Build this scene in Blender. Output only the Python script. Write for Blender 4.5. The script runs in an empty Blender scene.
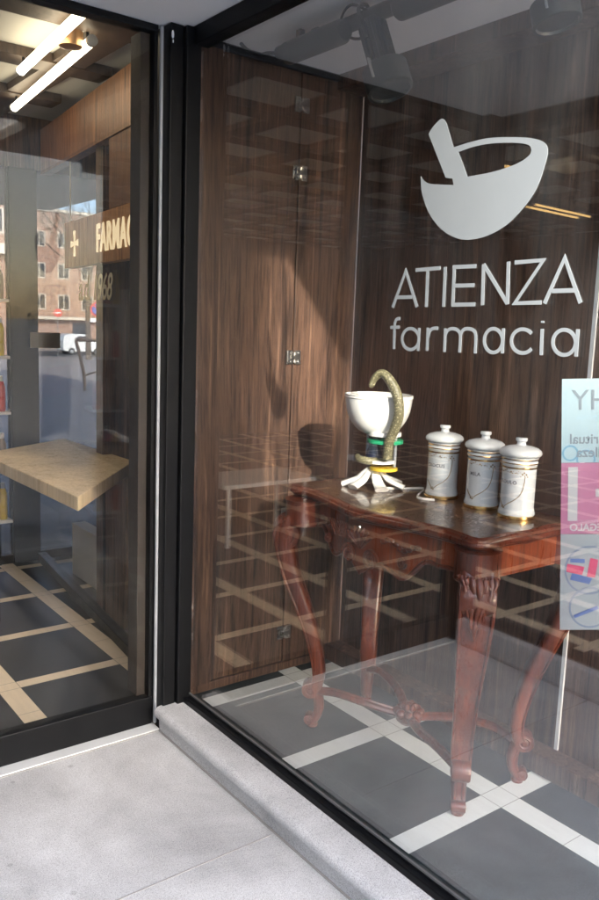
SUN_E = 3.6; SKY_E = .15; EXPO = 3.35; TUBE_E = 1.0
import bpy, bmesh, math, random
from mathutils import Vector, Matrix
random.seed(7)
S = bpy.context.scene
COL = S.collection
R = math.radians
pi = math.pi

# ------------------------------------------------------------------ materials
def newmat(name):
    m = bpy.data.materials.new(name); m.use_nodes = True
    nt = m.node_tree; nt.nodes.clear()
    out = nt.nodes.new('ShaderNodeOutputMaterial')
    return m, nt, out
def nd(nt, t, **kw):
    n = nt.nodes.new(t)
    for k, v in kw.items():
        if k.startswith('_'): setattr(n, k[1:], v)
        else: n.inputs[k.replace('__', ' ')].default_value = v
    return n
def ln(nt, a, b): nt.links.new(a, b)
def math_(nt, op, a, b=None, c=None):
    n = nt.nodes.new('ShaderNodeMath'); n.operation = op
    for i, v in enumerate((a, b, c)):
        if v is None: continue
        if isinstance(v, (int, float)): n.inputs[i].default_value = v
        else: ln(nt, v, n.inputs[i])
    return n.outputs[0]
def mixc(nt, fac, a, b, mode='MIX'):
    n = nt.nodes.new('ShaderNodeMix'); n.data_type = 'RGBA'; n.blend_type = mode
    for i, v in ((0, fac), (6, a), (7, b)):
        if isinstance(v, (int, float)): n.inputs[i].default_value = v
        elif isinstance(v, tuple): n.inputs[i].default_value = (*v[:3], 1)
        else: ln(nt, v, n.inputs[i])
    return n.outputs[2]
def ramp(nt, fac, stops):
    n = nt.nodes.new('ShaderNodeValToRGB'); e = n.color_ramp.elements
    while len(e) < len(stops): e.new(.5)
    for i, (p, c) in enumerate(stops):
        e[i].position = p; e[i].color = (*c[:3], 1) if isinstance(c, tuple) else (c, c, c, 1)
    ln(nt, fac, n.inputs[0]); return n.outputs[0]
def coords(nt, scale=(1, 1, 1), rot=(0, 0, 0)):
    tc = nt.nodes.new('ShaderNodeTexCoord'); mp = nt.nodes.new('ShaderNodeMapping')
    mp.inputs['Scale'].default_value = scale; mp.inputs['Rotation'].default_value = rot
    ln(nt, tc.outputs['Object'], mp.inputs['Vector']); return mp.outputs[0]
def noise(nt, vec, scale, detail=4, rough=.55, dist=0):
    n = nt.nodes.new('ShaderNodeTexNoise'); n.inputs['Scale'].default_value = scale
    n.inputs['Detail'].default_value = detail; n.inputs['Roughness'].default_value = rough
    n.inputs['Distortion'].default_value = dist
    ln(nt, vec, n.inputs['Vector']); return n.outputs['Fac']
def bsdf(nt, out, color, rough=.5, metal=0., spec=.5, coat=0., bump=None, bstr=.2, bdist=.002, **kw):
    b = nt.nodes.new('ShaderNodeBsdfPrincipled')
    for k, v in (('Base Color', color), ('Roughness', rough), ('Metallic', metal), ('Specular IOR Level', spec), ('Coat Weight', coat)):
        if isinstance(v, tuple): b.inputs[k].default_value = (*v[:3], 1)
        elif isinstance(v, (int, float)): b.inputs[k].default_value = v
        else: ln(nt, v, b.inputs[k])
    b.inputs['Coat Roughness'].default_value = .08
    for k, v in kw.items(): b.inputs[k.replace('__', ' ')].default_value = v
    if bump is not None:
        bp = nt.nodes.new('ShaderNodeBump'); bp.inputs['Strength'].default_value = bstr
        bp.inputs['Distance'].default_value = bdist
        ln(nt, bump, bp.inputs['Height']); ln(nt, bp.outputs[0], b.inputs['Normal'])
    if out is not None: ln(nt, b.outputs[0], out.inputs['Surface'])
    return b
def plain(name, c, rough=.5, metal=0., var=.12, nscale=9., **kw):
    m, nt, out = newmat(name)
    v = coords(nt); f = noise(nt, v, nscale, 5)
    col = mixc(nt, f, tuple(x * (1 - var) for x in c), tuple(min(1, x * (1 + var)) for x in c))
    rg = ramp(nt, f, [(.3, max(0, rough - .06)), (.7, min(1, rough + .06))])
    bsdf(nt, out, col, rg, metal, **kw); return m
def emit(name, c, s):
    m, nt, out = newmat(name)
    e = nt.nodes.new('ShaderNodeEmission'); e.inputs[0].default_value = (*c, 1); e.inputs[1].default_value = s
    ln(nt, e.outputs[0], out.inputs['Surface']); return m
def wood(name, dark, mid, light, freq=1., rough=.38, coat=.0, rot=(0, 0, 0), spec=.4, streak=1.):
    m, nt, out = newmat(name)
    v = coords(nt, (1, 1, .035), rot)
    wv = coords(nt, (1, 1, .25), rot)
    w = noise(nt, wv, 2.2, 2, .5)
    va = nt.nodes.new('ShaderNodeVectorMath'); va.operation = 'SCALE'
    comb = nt.nodes.new('ShaderNodeCombineXYZ'); ln(nt, w, comb.inputs[0]); ln(nt, w, comb.inputs[1])
    ln(nt, comb.outputs[0], va.inputs[0]); va.inputs['Scale'].default_value = .10
    ad = nt.nodes.new('ShaderNodeVectorMath'); ln(nt, v, ad.inputs[0]); ln(nt, va.outputs[0], ad.inputs[1])
    a = noise(nt, ad.outputs[0], 38 * freq, 5, .7)
    b = noise(nt, ad.outputs[0], 150 * freq, 4, .7)
    c = noise(nt, ad.outputs[0], 6 * freq, 3, .5)
    s1 = ramp(nt, a, [(.34, dark), (.47, mid), (.56, mid), (.66, light)])
    s2 = ramp(nt, b, [(.36, .45), (.52, 1.0), (.7, 1.12)])
    s3 = ramp(nt, c, [(.3, .72), (.7, 1.2)])
    col = mixc(nt, streak, s1, s2, 'MULTIPLY'); col = mixc(nt, .8, col, s3, 'MULTIPLY')
    rg = ramp(nt, b, [(.3, rough + .12), (.7, rough)])
    bsdf(nt, out, col, rg, 0, spec, coat, bump=b, bstr=.15, bdist=.0012); return m
def glass(name, tint=(.93, .96, .95), ior=1.5, rough=.0, dirt=.03):
    m, nt, out = newmat(name)
    g = nt.nodes.new('ShaderNodeNewGeometry')
    i = math_(nt, 'MULTIPLY_ADD', g.outputs['Backfacing'], (1 / ior - ior), ior)
    fr = nt.nodes.new('ShaderNodeFresnel'); ln(nt, i, fr.inputs[0])
    tr = nt.nodes.new('ShaderNodeBsdfTransparent'); tr.inputs[0].default_value = (*tint, 1)
    gl = nt.nodes.new('ShaderNodeBsdfGlossy'); gl.inputs['Roughness'].default_value = rough
    mx = nt.nodes.new('ShaderNodeMixShader'); ln(nt, fr.outputs[0], mx.inputs[0]); ln(nt, tr.outputs[0], mx.inputs[1]); ln(nt, gl.outputs[0], mx.inputs[2])
    df = nt.nodes.new('ShaderNodeBsdfDiffuse'); df.inputs[0].default_value = (.7, .7, .68, 1)
    v = coords(nt, (1, 1, .25)); f = noise(nt, v, 5, 6, .7); f2 = noise(nt, coords(nt), 160, 2, .5)
    d1 = ramp(nt, f, [(.42, .0), (.75, 1.)]); d2 = ramp(nt, f2, [(.74, .0), (.78, 1.)])
    d = math_(nt, 'ADD', math_(nt, 'MULTIPLY', d1, dirt), math_(nt, 'MULTIPLY', d2, dirt * 4))
    m2 = nt.nodes.new('ShaderNodeMixShader'); ln(nt, d, m2.inputs[0]); ln(nt, mx.outputs[0], m2.inputs[1]); ln(nt, df.outputs[0], m2.inputs[2])
    ln(nt, m2.outputs[0], out.inputs['Surface']); return m
def gridmat(name, x0, px, wx, y0, py, wy, tile, strip, xmin=-99, rough=.45, ymax=99, coordz=False):
    m, nt, out = newmat(name)
    tc = nt.nodes.new('ShaderNodeTexCoord'); sp = nt.nodes.new('ShaderNodeSeparateXYZ'); ln(nt, tc.outputs['Object'], sp.inputs[0])
    def dist(o, c0, p):
        t = math_(nt, 'DIVIDE', math_(nt, 'SUBTRACT', o, c0), p)
        t = math_(nt, 'SUBTRACT', t, math_(nt, 'ROUND', t))
        return math_(nt, 'MULTIPLY', math_(nt, 'ABSOLUTE', t), p)
    dx = dist(sp.outputs[0], x0, px); dy = dist(sp.outputs[1], y0, py)
    mx_ = math_(nt, 'LESS_THAN', dx, wx / 2); my_ = math_(nt, 'LESS_THAN', dy, wy / 2)
    msk = math_(nt, 'MAXIMUM', mx_, my_)
    msk = math_(nt, 'MULTIPLY', msk, math_(nt, 'GREATER_THAN', sp.outputs[0], xmin))
    # thin joints: strip edges and tile mid seams
    ex = math_(nt, 'LESS_THAN', math_(nt, 'ABSOLUTE', math_(nt, 'SUBTRACT', dx, wx / 2)), .0012)
    ey = math_(nt, 'LESS_THAN', math_(nt, 'ABSOLUTE', math_(nt, 'SUBTRACT', dy, wy / 2)), .0012)
    sm = math_(nt, 'LESS_THAN', math_(nt, 'ABSOLUTE', math_(nt, 'SUBTRACT', dy, py / 2)), .0011)
    seam = math_(nt, 'MAXIMUM', math_(nt, 'MAXIMUM', ex, ey), sm)
    v = coords(nt); n1 = noise(nt, v, 3.2, 7, .6, .6); n2 = noise(nt, v, 170, 3, .6); n3 = noise(nt, coords(nt, (1, .12, 1)), 60, 4, .6)
    t = mixc(nt, ramp(nt, n1, [(.3, 0.), (.7, 1.)]), tuple(x * .55 for x in tile), tuple(x * 1.7 for x in tile))
    t = mixc(nt, .5, t, ramp(nt, n2, [(.3, .6), (.7, 1.35)]), 'MULTIPLY')
    st = mixc(nt, n3, tuple(x * .86 for x in strip), tuple(x * 1.08 for x in strip))
    col = mixc(nt, msk, t, st)
    col = mixc(nt, math_(nt, 'MULTIPLY', seam, .65), col, (.02, .02, .02))
    rg = math_(nt, 'ADD', math_(nt, 'MULTIPLY', n1, .2), rough - .1)
    h = math_(nt, 'SUBTRACT', math_(nt, 'MULTIPLY', n2, .3), seam)
    bsdf(nt, out, col, rg, 0, .5, bump=h, bstr=.25, bdist=.001); return m

M = {}
M['wall_wood'] = wood('walnut_zebrano', (.023, .0125, .009), (.108, .059, .039), (.225, .130, .085), 1., .36)
M['wall_wood_warm'] = wood('walnut_warm', (.05, .018, .006), (.17, .068, .024), (.28, .12, .045), 1., .4)
M['beam_wood'] = wood('beam_wood', (.03, .02, .014), (.06, .042, .03), (.1, .066, .046), 1., .45, rot=(0, R(90), 0))
M['mahog'] = wood('mahogany', (.055, .011, .005), (.135, .028, .011), (.21, .048, .018), .55, .24, coat=.5, streak=.55)
M['mahog_top'] = wood('mahogany_top', (.05, .024, .013), (.10, .05, .026), (.16, .085, .045), .8, .24, coat=.6, rot=(R(90), 0, 0), streak=.6)
M['mahog_h'] = wood('mahogany_apron', (.075, .014, .005), (.20, .042, .013), (.30, .070, .021), .5, .24, coat=.5, rot=(R(90), 0, 0), streak=.5)
M['black'] = plain('black_frame', (.0055, .006, .007), .42, 0, .25, 14, spec=.16)
M['alu'] = plain('aluminium', (.42, .44, .47), .35, .6)
M['steel'] = plain('hinge_steel', (.40, .40, .40), .3, 1.)
M['glass'] = glass('window_glass', (.975, .98, .975), 2.2, 0, .022)
M['glass4'] = glass('partition_glass', (.97, .965, .95), 1.08, 0, .012)
M['glass3'] = glass('tinted_glass', (.33, .35, .375), 1.5, 0, .01)  # tint dims the street that stands in for reflections
M['glass2'] = glass('door_glass', (.965, .955, .935), 1.32, 0, .012)
M['white'] = plain('white_paint', (.80, .80, .80), .6, 0, .03)
M['soffit'] = plain('soffit_paint', (.86, .86, .87), .7, 0, .04, 2.5)
M['porcelain'] = plain('porcelain', (.66, .70, .72), .12, 0, .04, 5, coat=.6)
M['bowl'] = plain('bowl_white', (.82, .82, .80), .22, 0, .03, 8, coat=.3)
M['gold'] = plain('gold_band', (.72, .45, .17), .22, .95, .3, 90)
M['goldink'] = plain('gold_ink', (.33, .22, .10), .35, .5, .3, 90)
M['ink'] = plain('grey_ink', (.13, .13, .14), .6)
M['snake'] = None
M['spot'] = plain('lamp_grey', (.045, .052, .055), .4, .3)
M['spot_d'] = plain('lamp_dark', (.02, .023, .026), .4, .2)
M['letter'] = plain('etched_vinyl', (.19, .208, .216), .65, 0, .05, 12)
M['tube'] = emit('lamp_glow', (1., .86, .62), TUBE_E)
M['tube2'] = emit('lamp_glow_warm', (1., .62, .22), TUBE_E * .45)
M['led'] = emit('led_strip', (1., .62, .28), .06)
M['sign_on'] = emit('sign_letter_glow', (1., .80, .50), .10)
M['oak'] = wood('pale_oak', (.60, .46, .28), (.74, .60, .40), (.82, .69, .49), .6, .45, rot=(0, R(90), 0), streak=.3)
M['marble'] = plain('threshold_marble', (.66, .68, .68), .35, 0, .1, 7)
m, nt, out = newmat('snake_scales')
vo = nt.nodes.new('ShaderNodeTexVoronoi'); vo.inputs['Scale'].default_value = 150; ln(nt, coords(nt), vo.inputs['Vector'])
bsdf(nt, out, ramp(nt, vo.outputs['Distance'], [(.12, (.46, .42, .27)), (.42, (.12, .11, .06))]), .45, 0, bump=vo.outputs['Distance'], bstr=.6, bdist=.002); M['snake'] = m
# granite
m, nt, out = newmat('granite')
v = coords(nt); a = noise(nt, v, 420, 3, .6); b = noise(nt, v, 150, 4, .7); c = noise(nt, v, 2.0, 5, .6, .5); d = noise(nt, coords(nt, (1, .3, 1)), 5, 5, .65)
vo = nt.nodes.new('ShaderNodeTexVoronoi'); vo.inputs['Scale'].default_value = 210; ln(nt, v, vo.inputs['Vector'])
col = ramp(nt, a, [(.36, (.30, .305, .315)), (.46, (.61, .615, .62)), (.62, (.69, .69, .695))])
col = mixc(nt, .42, col, ramp(nt, b, [(.35, .55), (.5, 1.), (.7, 1.08)]), 'MULTIPLY')
col = mixc(nt, .9, col, ramp(nt, c, [(.3, .62), (.62, 1.04)]), 'MULTIPLY')
col = mixc(nt, .7, col, ramp(nt, d, [(.32, .74), (.6, 1.)]), 'MULTIPLY')
v2_ = nt.nodes.new('ShaderNodeTexVoronoi'); v2_.inputs['Scale'].default_value = 7; ln(nt, coords(nt), v2_.inputs['Vector'])
col = mixc(nt, .35, col, ramp(nt, v2_.outputs['Distance'], [(.05, (.30, .29, .28)), (.075, (1, 1, 1))]), 'MULTIPLY')
v3_ = nt.nodes.new('ShaderNodeTexVoronoi'); v3_.inputs['Scale'].default_value = 38; ln(nt, coords(nt), v3_.inputs['Vector'])
col = mixc(nt, .5, col, ramp(nt, v3_.outputs['Distance'], [(.04, (.3, .28, .26)), (.07, (1, 1, 1))]), 'MULTIPLY')
bsdf(nt, out, col, .6, 0, .35, bump=b, bstr=.35, bdist=.0015); M['granite'] = m
def tiles(name, c1, c2, sx, sy, mortar=.02):
    m, nt, out = newmat(name)
    v = coords(nt); br = nt.nodes.new('ShaderNodeTexBrick'); ln(nt, v, br.inputs['Vector'])
    for k, x in (('Color1', (*c1, 1)), ('Color2', (*c2, 1)), ('Mortar', (*[q * .45 for q in c1], 1)), ('Scale', 1), ('Mortar Size', mortar), ('Brick Width', sx), ('Row Height', sy)): br.inputs[k].default_value = x
    n = noise(nt, v, 4, 6, .6)
    bsdf(nt, out, mixc(nt, .8, br.outputs[0], ramp(nt, n, [(.3, .7), (.7, 1.15)]), 'MULTIPLY'), .7, bump=br.outputs['Fac'], bstr=-.3, bdist=.003); return m
M['paving'] = tiles('street_paving', (.36, .32, .29), (.42, .36, .33), .6, .4, .008)
def brickwall(name, c1, c2):
    m, nt, out = newmat(name)
    tc = nt.nodes.new('ShaderNodeTexCoord'); sp = nt.nodes.new('ShaderNodeSeparateXYZ'); ln(nt, tc.outputs['Object'], sp.inputs[0])
    cb = nt.nodes.new('ShaderNodeCombineXYZ'); ln(nt, math_(nt, 'ADD', sp.outputs[0], sp.outputs[1]), cb.inputs[0]); ln(nt, sp.outputs[2], cb.inputs[1])
    br = nt.nodes.new('ShaderNodeTexBrick'); ln(nt, cb.outputs[0], br.inputs['Vector'])
    for k, x in (('Color1', (*c1, 1)), ('Color2', (*c2, 1)), ('Mortar', (.3, .27, .24, 1)), ('Scale', 1), ('Mortar Size', .02), ('Brick Width', .5), ('Row Height', .16)): br.inputs[k].default_value = x
    bsdf(nt, out, br.outputs[0], .85); return m
M['front_paving'] = tiles('front_paving', (.52, .50, .48), (.58, .56, .53), .6, .4, .008)
M['sign_wood'] = wood('sign_wood', (.30, .14, .055), (.55, .27, .11), (.68, .36, .16), 1., .4)
M['brick'] = brickwall('red_brick', (.22, .105, .065), (.30, .15, .10))
M['brick2'] = brickwall('tan_brick', (.27, .135, .09), (.34, .18, .12))
M['asphalt'] = plain('asphalt', (.055, .055, .058), .85, 0, .2, 30)
M['winpane'] = plain('far_window_glass', (.03, .035, .045), .08, 0, .2, 1)
M['stone'] = plain('render_wall', (.55, .50, .43), .8, 0, .1, 2)
M['van'] = plain('white_car_paint', (.75, .76, .78), .25, 0, .02, coat=.5)
M['rubber'] = plain('tyre_rubber', (.02, .02, .02), .8)
M['poleg'] = plain('galvanised', (.25, .26, .27), .5, .5)
M['red'] = plain('sign_red', (.55, .03, .03), .4, 0, .03)
M['blue'] = plain('sign_blue', (.03, .09, .42), .4, 0, .03)
M['green'] = plain('disc_green', (.02, .30, .14), .3, 0, .06)
M['yellow'] = plain('disc_yellow', (.70, .50, .04), .3, 0, .06)
M['column'] = plain('blue_black_column', (.015, .02, .05), .12, .2, coat=.6)
M['clearp'] = glass('clear_acrylic', (.9, .93, .94), 1.45, 0, .02)
M['concrete'] = plain('facade_pale', (.48, .46, .43), .85, 0, .12, 3)

# ------------------------------------------------------------------ mesh helper
class MB:
    def __init__(s): s.v = []; s.f = []
    def add(s, vs, fs):
        n = len(s.v); s.v += [Vector(v) for v in vs]; s.f += [tuple(i + n for i in f) for f in fs]; return s
    def box(s, x0, x1, y0, y1, z0, z1):
        v = [(x, y, z) for z in (z0, z1) for y in (y0, y1) for x in (x0, x1)]
        return s.add(v, [(0, 2, 3, 1), (4, 5, 7, 6), (0, 1, 5, 4), (2, 6, 7, 3), (0, 4, 6, 2), (1, 3, 7, 5)])
    def obox(s, p, q, w, h, up=(0, 0, 1)):
        "bar from p to q with cross section w (side) x h (up)"
        p = Vector(p); q = Vector(q); d = (q - p).normalized(); sd = d.cross(Vector(up)).normalized(); u = sd.cross(d)
        v = [a + sd * i * w / 2 + u * j * h / 2 for a in (p, q) for j in (-1, 1) for i in (-1, 1)]
        return s.add(v, [(0, 2, 3, 1), (4, 5, 7, 6), (0, 1, 5, 4), (2, 6, 7, 3), (0, 4, 6, 2), (1, 3, 7, 5)])
    def prism(s, pts, ext):
        "closed polygon pts (3D) extruded by vector ext"
        n = len(pts); e = Vector(ext); v = [Vector(p) for p in pts] + [Vector(p) + e for p in pts]
        f = [tuple(range(n))[::-1], tuple(range(n, 2 * n))] + [(i, (i + 1) % n, n + (i + 1) % n, n + i) for i in range(n)]
        return s.add(v, f)
    def lathe(s, prof, c=(0, 0, 0), n=40, mat=None):
        c = Vector(c); v = []; f = []
        for r, z in prof:
            for k in range(n):
                a = 2 * pi * k / n; p = Vector((max(r, 1e-5) * math.cos(a), max(r, 1e-5) * math.sin(a), z))
                v.append(c + (mat @ p if mat else p))
        for i in range(len(prof) - 1):
            for k in range(n):
                f.append((i * n + k, i * n + (k + 1) % n, (i + 1) * n + (k + 1) % n, (i + 1) * n + k))
        f.append(tuple(range(n))[::-1]); m_ = (len(prof) - 1) * n; f.append(tuple(m_ + k for k in range(n)))
        return s.add(v, f)
    def tube(s, pts, rad, n=10, flat=1., side=None):
        "sweep; rad number or list of (ra, rb); side: fixed side axis"
        pts = [Vector(p) for p in pts]; v = []; f = []; N = len(pts); last = None
        for i, p in enumerate(pts):
            t = (pts[min(i + 1, N - 1)] - pts[max(i - 1, 0)]).normalized()
            if side is not None: a = Vector(side); a = (a - t * a.dot(t)).normalized()
            elif last is None:
                a = t.cross(Vector((0, 0, 1)));
                if a.length < .1: a = t.cross(Vector((1, 0, 0)))
                a.normalize()
            else: a = (last - t * last.dot(t)).normalized()
            last = a; b = t.cross(a)
            r = rad[i] if isinstance(rad, (list, tuple)) else rad
            ra, rb = r if isinstance(r, tuple) else (r, r * flat)
            for k in range(n):
                g = 2 * pi * k / n; v.append(p + a * ra * math.cos(g) + b * rb * math.sin(g))
        for i in range(N - 1):
            for k in range(n): f.append((i * n + k, i * n + (k + 1) % n, (i + 1) * n + (k + 1) % n, (i + 1) * n + k))
        f.append(tuple(range(n))[::-1]); f.append(tuple((N - 1) * n + k for k in range(n)))
        return s.add(v, f)
    def ball(s, c, r, n=12, sc=(1, 1, 1)):
        prof = [(math.sin(pi * i / n), -math.cos(pi * i / n)) for i in range(n + 1)]
        mt = Matrix.Diagonal((r * sc[0], r * sc[1], r * sc[2])); return s.lathe(prof, c, n * 2, mt)
    def loft(s, rings, cap=True):
        n = len(rings[0]); v = [p for r in rings for p in r]; f = []
        for i in range(len(rings) - 1):
            for k in range(n): f.append((i * n + k, i * n + (k + 1) % n, (i + 1) * n + (k + 1) % n, (i + 1) * n + k))
        if cap: f.append(tuple(range(n))[::-1]); f.append(tuple((len(rings) - 1) * n + k for k in range(n)))
        return s.add(v, f)

def wloc(o):
    p = Vector((0, 0, 0))
    while o is not None: p = p + o.location; o = o.parent
    return p
def link(name, me, mat, parent=None, loc=None, smooth=False, bevel=0, ang=35):
    o = bpy.data.objects.new(name, me); COL.objects.link(o)
    if parent is not None: o.parent = parent
    off = wloc(parent) if parent is not None else Vector((0, 0, 0))
    if loc is not None and parent is None: o.location = loc; off = Vector(loc)
    if off.length > 0: me.transform(Matrix.Translation(-off))
    for mm in (mat if isinstance(mat, list) else [mat]): me.materials.append(mm)
    if smooth:
        me.polygons.foreach_set('use_smooth', [True] * len(me.polygons)); me.set_sharp_from_angle(angle=R(ang))
    if bevel:
        b = o.modifiers.new('bevel', 'BEVEL'); b.width = bevel; b.segments = 2; b.limit_method = 'ANGLE'; b.angle_limit = R(50); b.harden_normals = False
    return o
def build(name, mb, mat, parent=None, loc=None, smooth=False, bevel=0, ang=35, label=None):
    me = bpy.data.meshes.new(name); me.from_pydata([tuple(v) for v in mb.v], [], mb.f)
    bm = bmesh.new(); bm.from_mesh(me); bmesh.ops.recalc_face_normals(bm, faces=bm.faces); bm.to_mesh(me); bm.free()
    o = link(name, me, mat, parent, loc, smooth, bevel, ang)
    if label: o['label'] = label
    return o
def tag(o, label, cat, group=None):
    o['label'] = label; o['category'] = cat
    if group: o['group'] = group
    return o
def thing(name, label, cat, loc=(0, 0, 0), group=None):
    o = bpy.data.objects.new(name, None); COL.objects.link(o); o.location = loc; o.empty_display_size = .1
    return tag(o, label, cat, group)
def struct(name, mb, mat, **kw):
    o = build(name, mb, mat, **kw); o['kind'] = 'structure'; return o
def dup(o, delta=(0, 0, 0), parent=None):
    c = o.copy(); COL.objects.link(c)
    if parent is not None: c.parent = parent
    else: c.location = o.location + Vector(delta)
    for ch in [x for x in COL.objects if x.parent is o]: dup(ch, parent=c)
    return c
def sm(l, n=6):
    l = [Vector(p) for p in l]; out = []
    for i in range(len(l) - 1):
        a, b, c, d = l[max(i - 1, 0)], l[i], l[i + 1], l[min(i + 2, len(l) - 1)]
        for k in range(n):
            t = k / n; out.append(.5 * (2 * b + (c - a) * t + (2 * a - 5 * b + 4 * c - d) * t * t + (-a + 3 * b - 3 * c + d) * t ** 3))
    return out + [l[-1]]
def lerp_list(vals, n):
    "resample list of tuples to match sm(l, n)"
    out = []
    for i in range(len(vals) - 1):
        for k in range(n):
            t = k / n; out.append(tuple(a + (b - a) * t for a, b in zip(vals[i], vals[i + 1])))
    return out + [vals[-1]]
def text_mesh(body, size, thick=.0, bold=0., align='LEFT', shear=0., spacing=1.):
    c = bpy.data.curves.new('t', 'FONT'); c.body = body; c.size = size; c.extrude = thick; c.offset = bold; c.align_x = align; c.shear = shear; c.space_character = spacing
    c.resolution_u = 4
    o = bpy.data.objects.new('t', c); COL.objects.link(o)
    bpy.context.view_layer.update()
    me = bpy.data.meshes.new_from_object(o.evaluated_get(bpy.context.evaluated_depsgraph_get()))
    bpy.data.objects.remove(o); return me
def place_mesh(me, origin, ux, uy, mirror=False):
    ux = Vector(ux).normalized(); uy = Vector(uy).normalized(); uz = ux.cross(uy)
    m = Matrix((ux, uy, uz)).transposed().to_4x4(); m.translation = Vector(origin)
    if mirror: m = m @ Matrix.Diagonal((-1, 1, 1, 1))
    me.transform(m); return me
def strokes(lines, width, x, thick=.0008):
    "flat strokes on the window plane: lines of (y, z)"
    mb = MB(); e = 0
    for l in lines:
        n = len(l); L = []; Rr = []
        for i, (y, z) in enumerate(l):
            a = l[max(i - 1, 0)]; b = l[min(i + 1, n - 1)]
            def nrm(p, q):
                d = Vector((q[0] - p[0], q[1] - p[1])).normalized(); return Vector((-d.y, d.x))
            if 0 < i < n - 1:
                n1 = nrm(l[i - 1], l[i]); n2 = nrm(l[i], l[i + 1]); nn = (n1 + n2).normalized(); k = min(1.9, 1 / max(.3, nn.dot(n1)))
            else: nn = nrm(a, b); k = 1
            L.append((y + nn.x * width / 2 * k, z + nn.y * width / 2 * k)); Rr.append((y - nn.x * width / 2 * k, z - nn.y * width / 2 * k))
        xx = x - e * .00004; e += 1
        vs = [(xx, *p) for p in L] + [(xx, *p) for p in Rr] + [(xx - thick, *p) for p in L] + [(xx - thick, *p) for p in Rr]
        fs = []
        for i in range(n - 1):
            fs += [(i, i + 1, n + i + 1, n + i), (2 * n + i, 3 * n + i, 3 * n + i + 1, 2 * n + i + 1), (i, 2 * n + i, 2 * n + i + 1, i + 1), (n + i, n + i + 1, 3 * n + i + 1, 3 * n + i)]
        fs += [(0, n, 3 * n, 2 * n), (n - 1, 3 * n - 1, 4 * n - 1, 2 * n - 1)]
        mb.add(vs, fs)
    return mb
BIG= [[(1.4716, 1.5033), (1.4329, 1.5895), (1.3886, 1.5049)], [(1.4581, 1.5277), (1.4062, 1.5283)], [(1.4002, 1.5905), (1.321, 1.5928)], [(1.3605, 1.5913), (1.3584, 1.505)], [(1.3061, 1.5946), (1.3038, 1.5056)], [(1.2786, 1.5944), (1.2764, 1.5081)], [(1.2837, 1.5935), (1.2151, 1.5934)], [(1.2765, 1.5523), (1.2168, 1.5525)], [(1.2797, 1.51), (1.2107, 1.5113)], [(1.1948, 1.5964), (1.1903, 1.5094)], [(1.1948, 1.5964), (1.1232, 1.5128)], [(1.1281, 1.5997), (1.123, 1.5114)], [(1.112, 1.5969), (1.0409, 1.599), (1.1041, 1.5136), (1.0374, 1.5153)], [(1.03, 1.5132), (0.9911, 1.6011), (0.9469, 1.5139)], [(1.0145, 1.5377), (0.9622, 1.5385)]]
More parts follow.
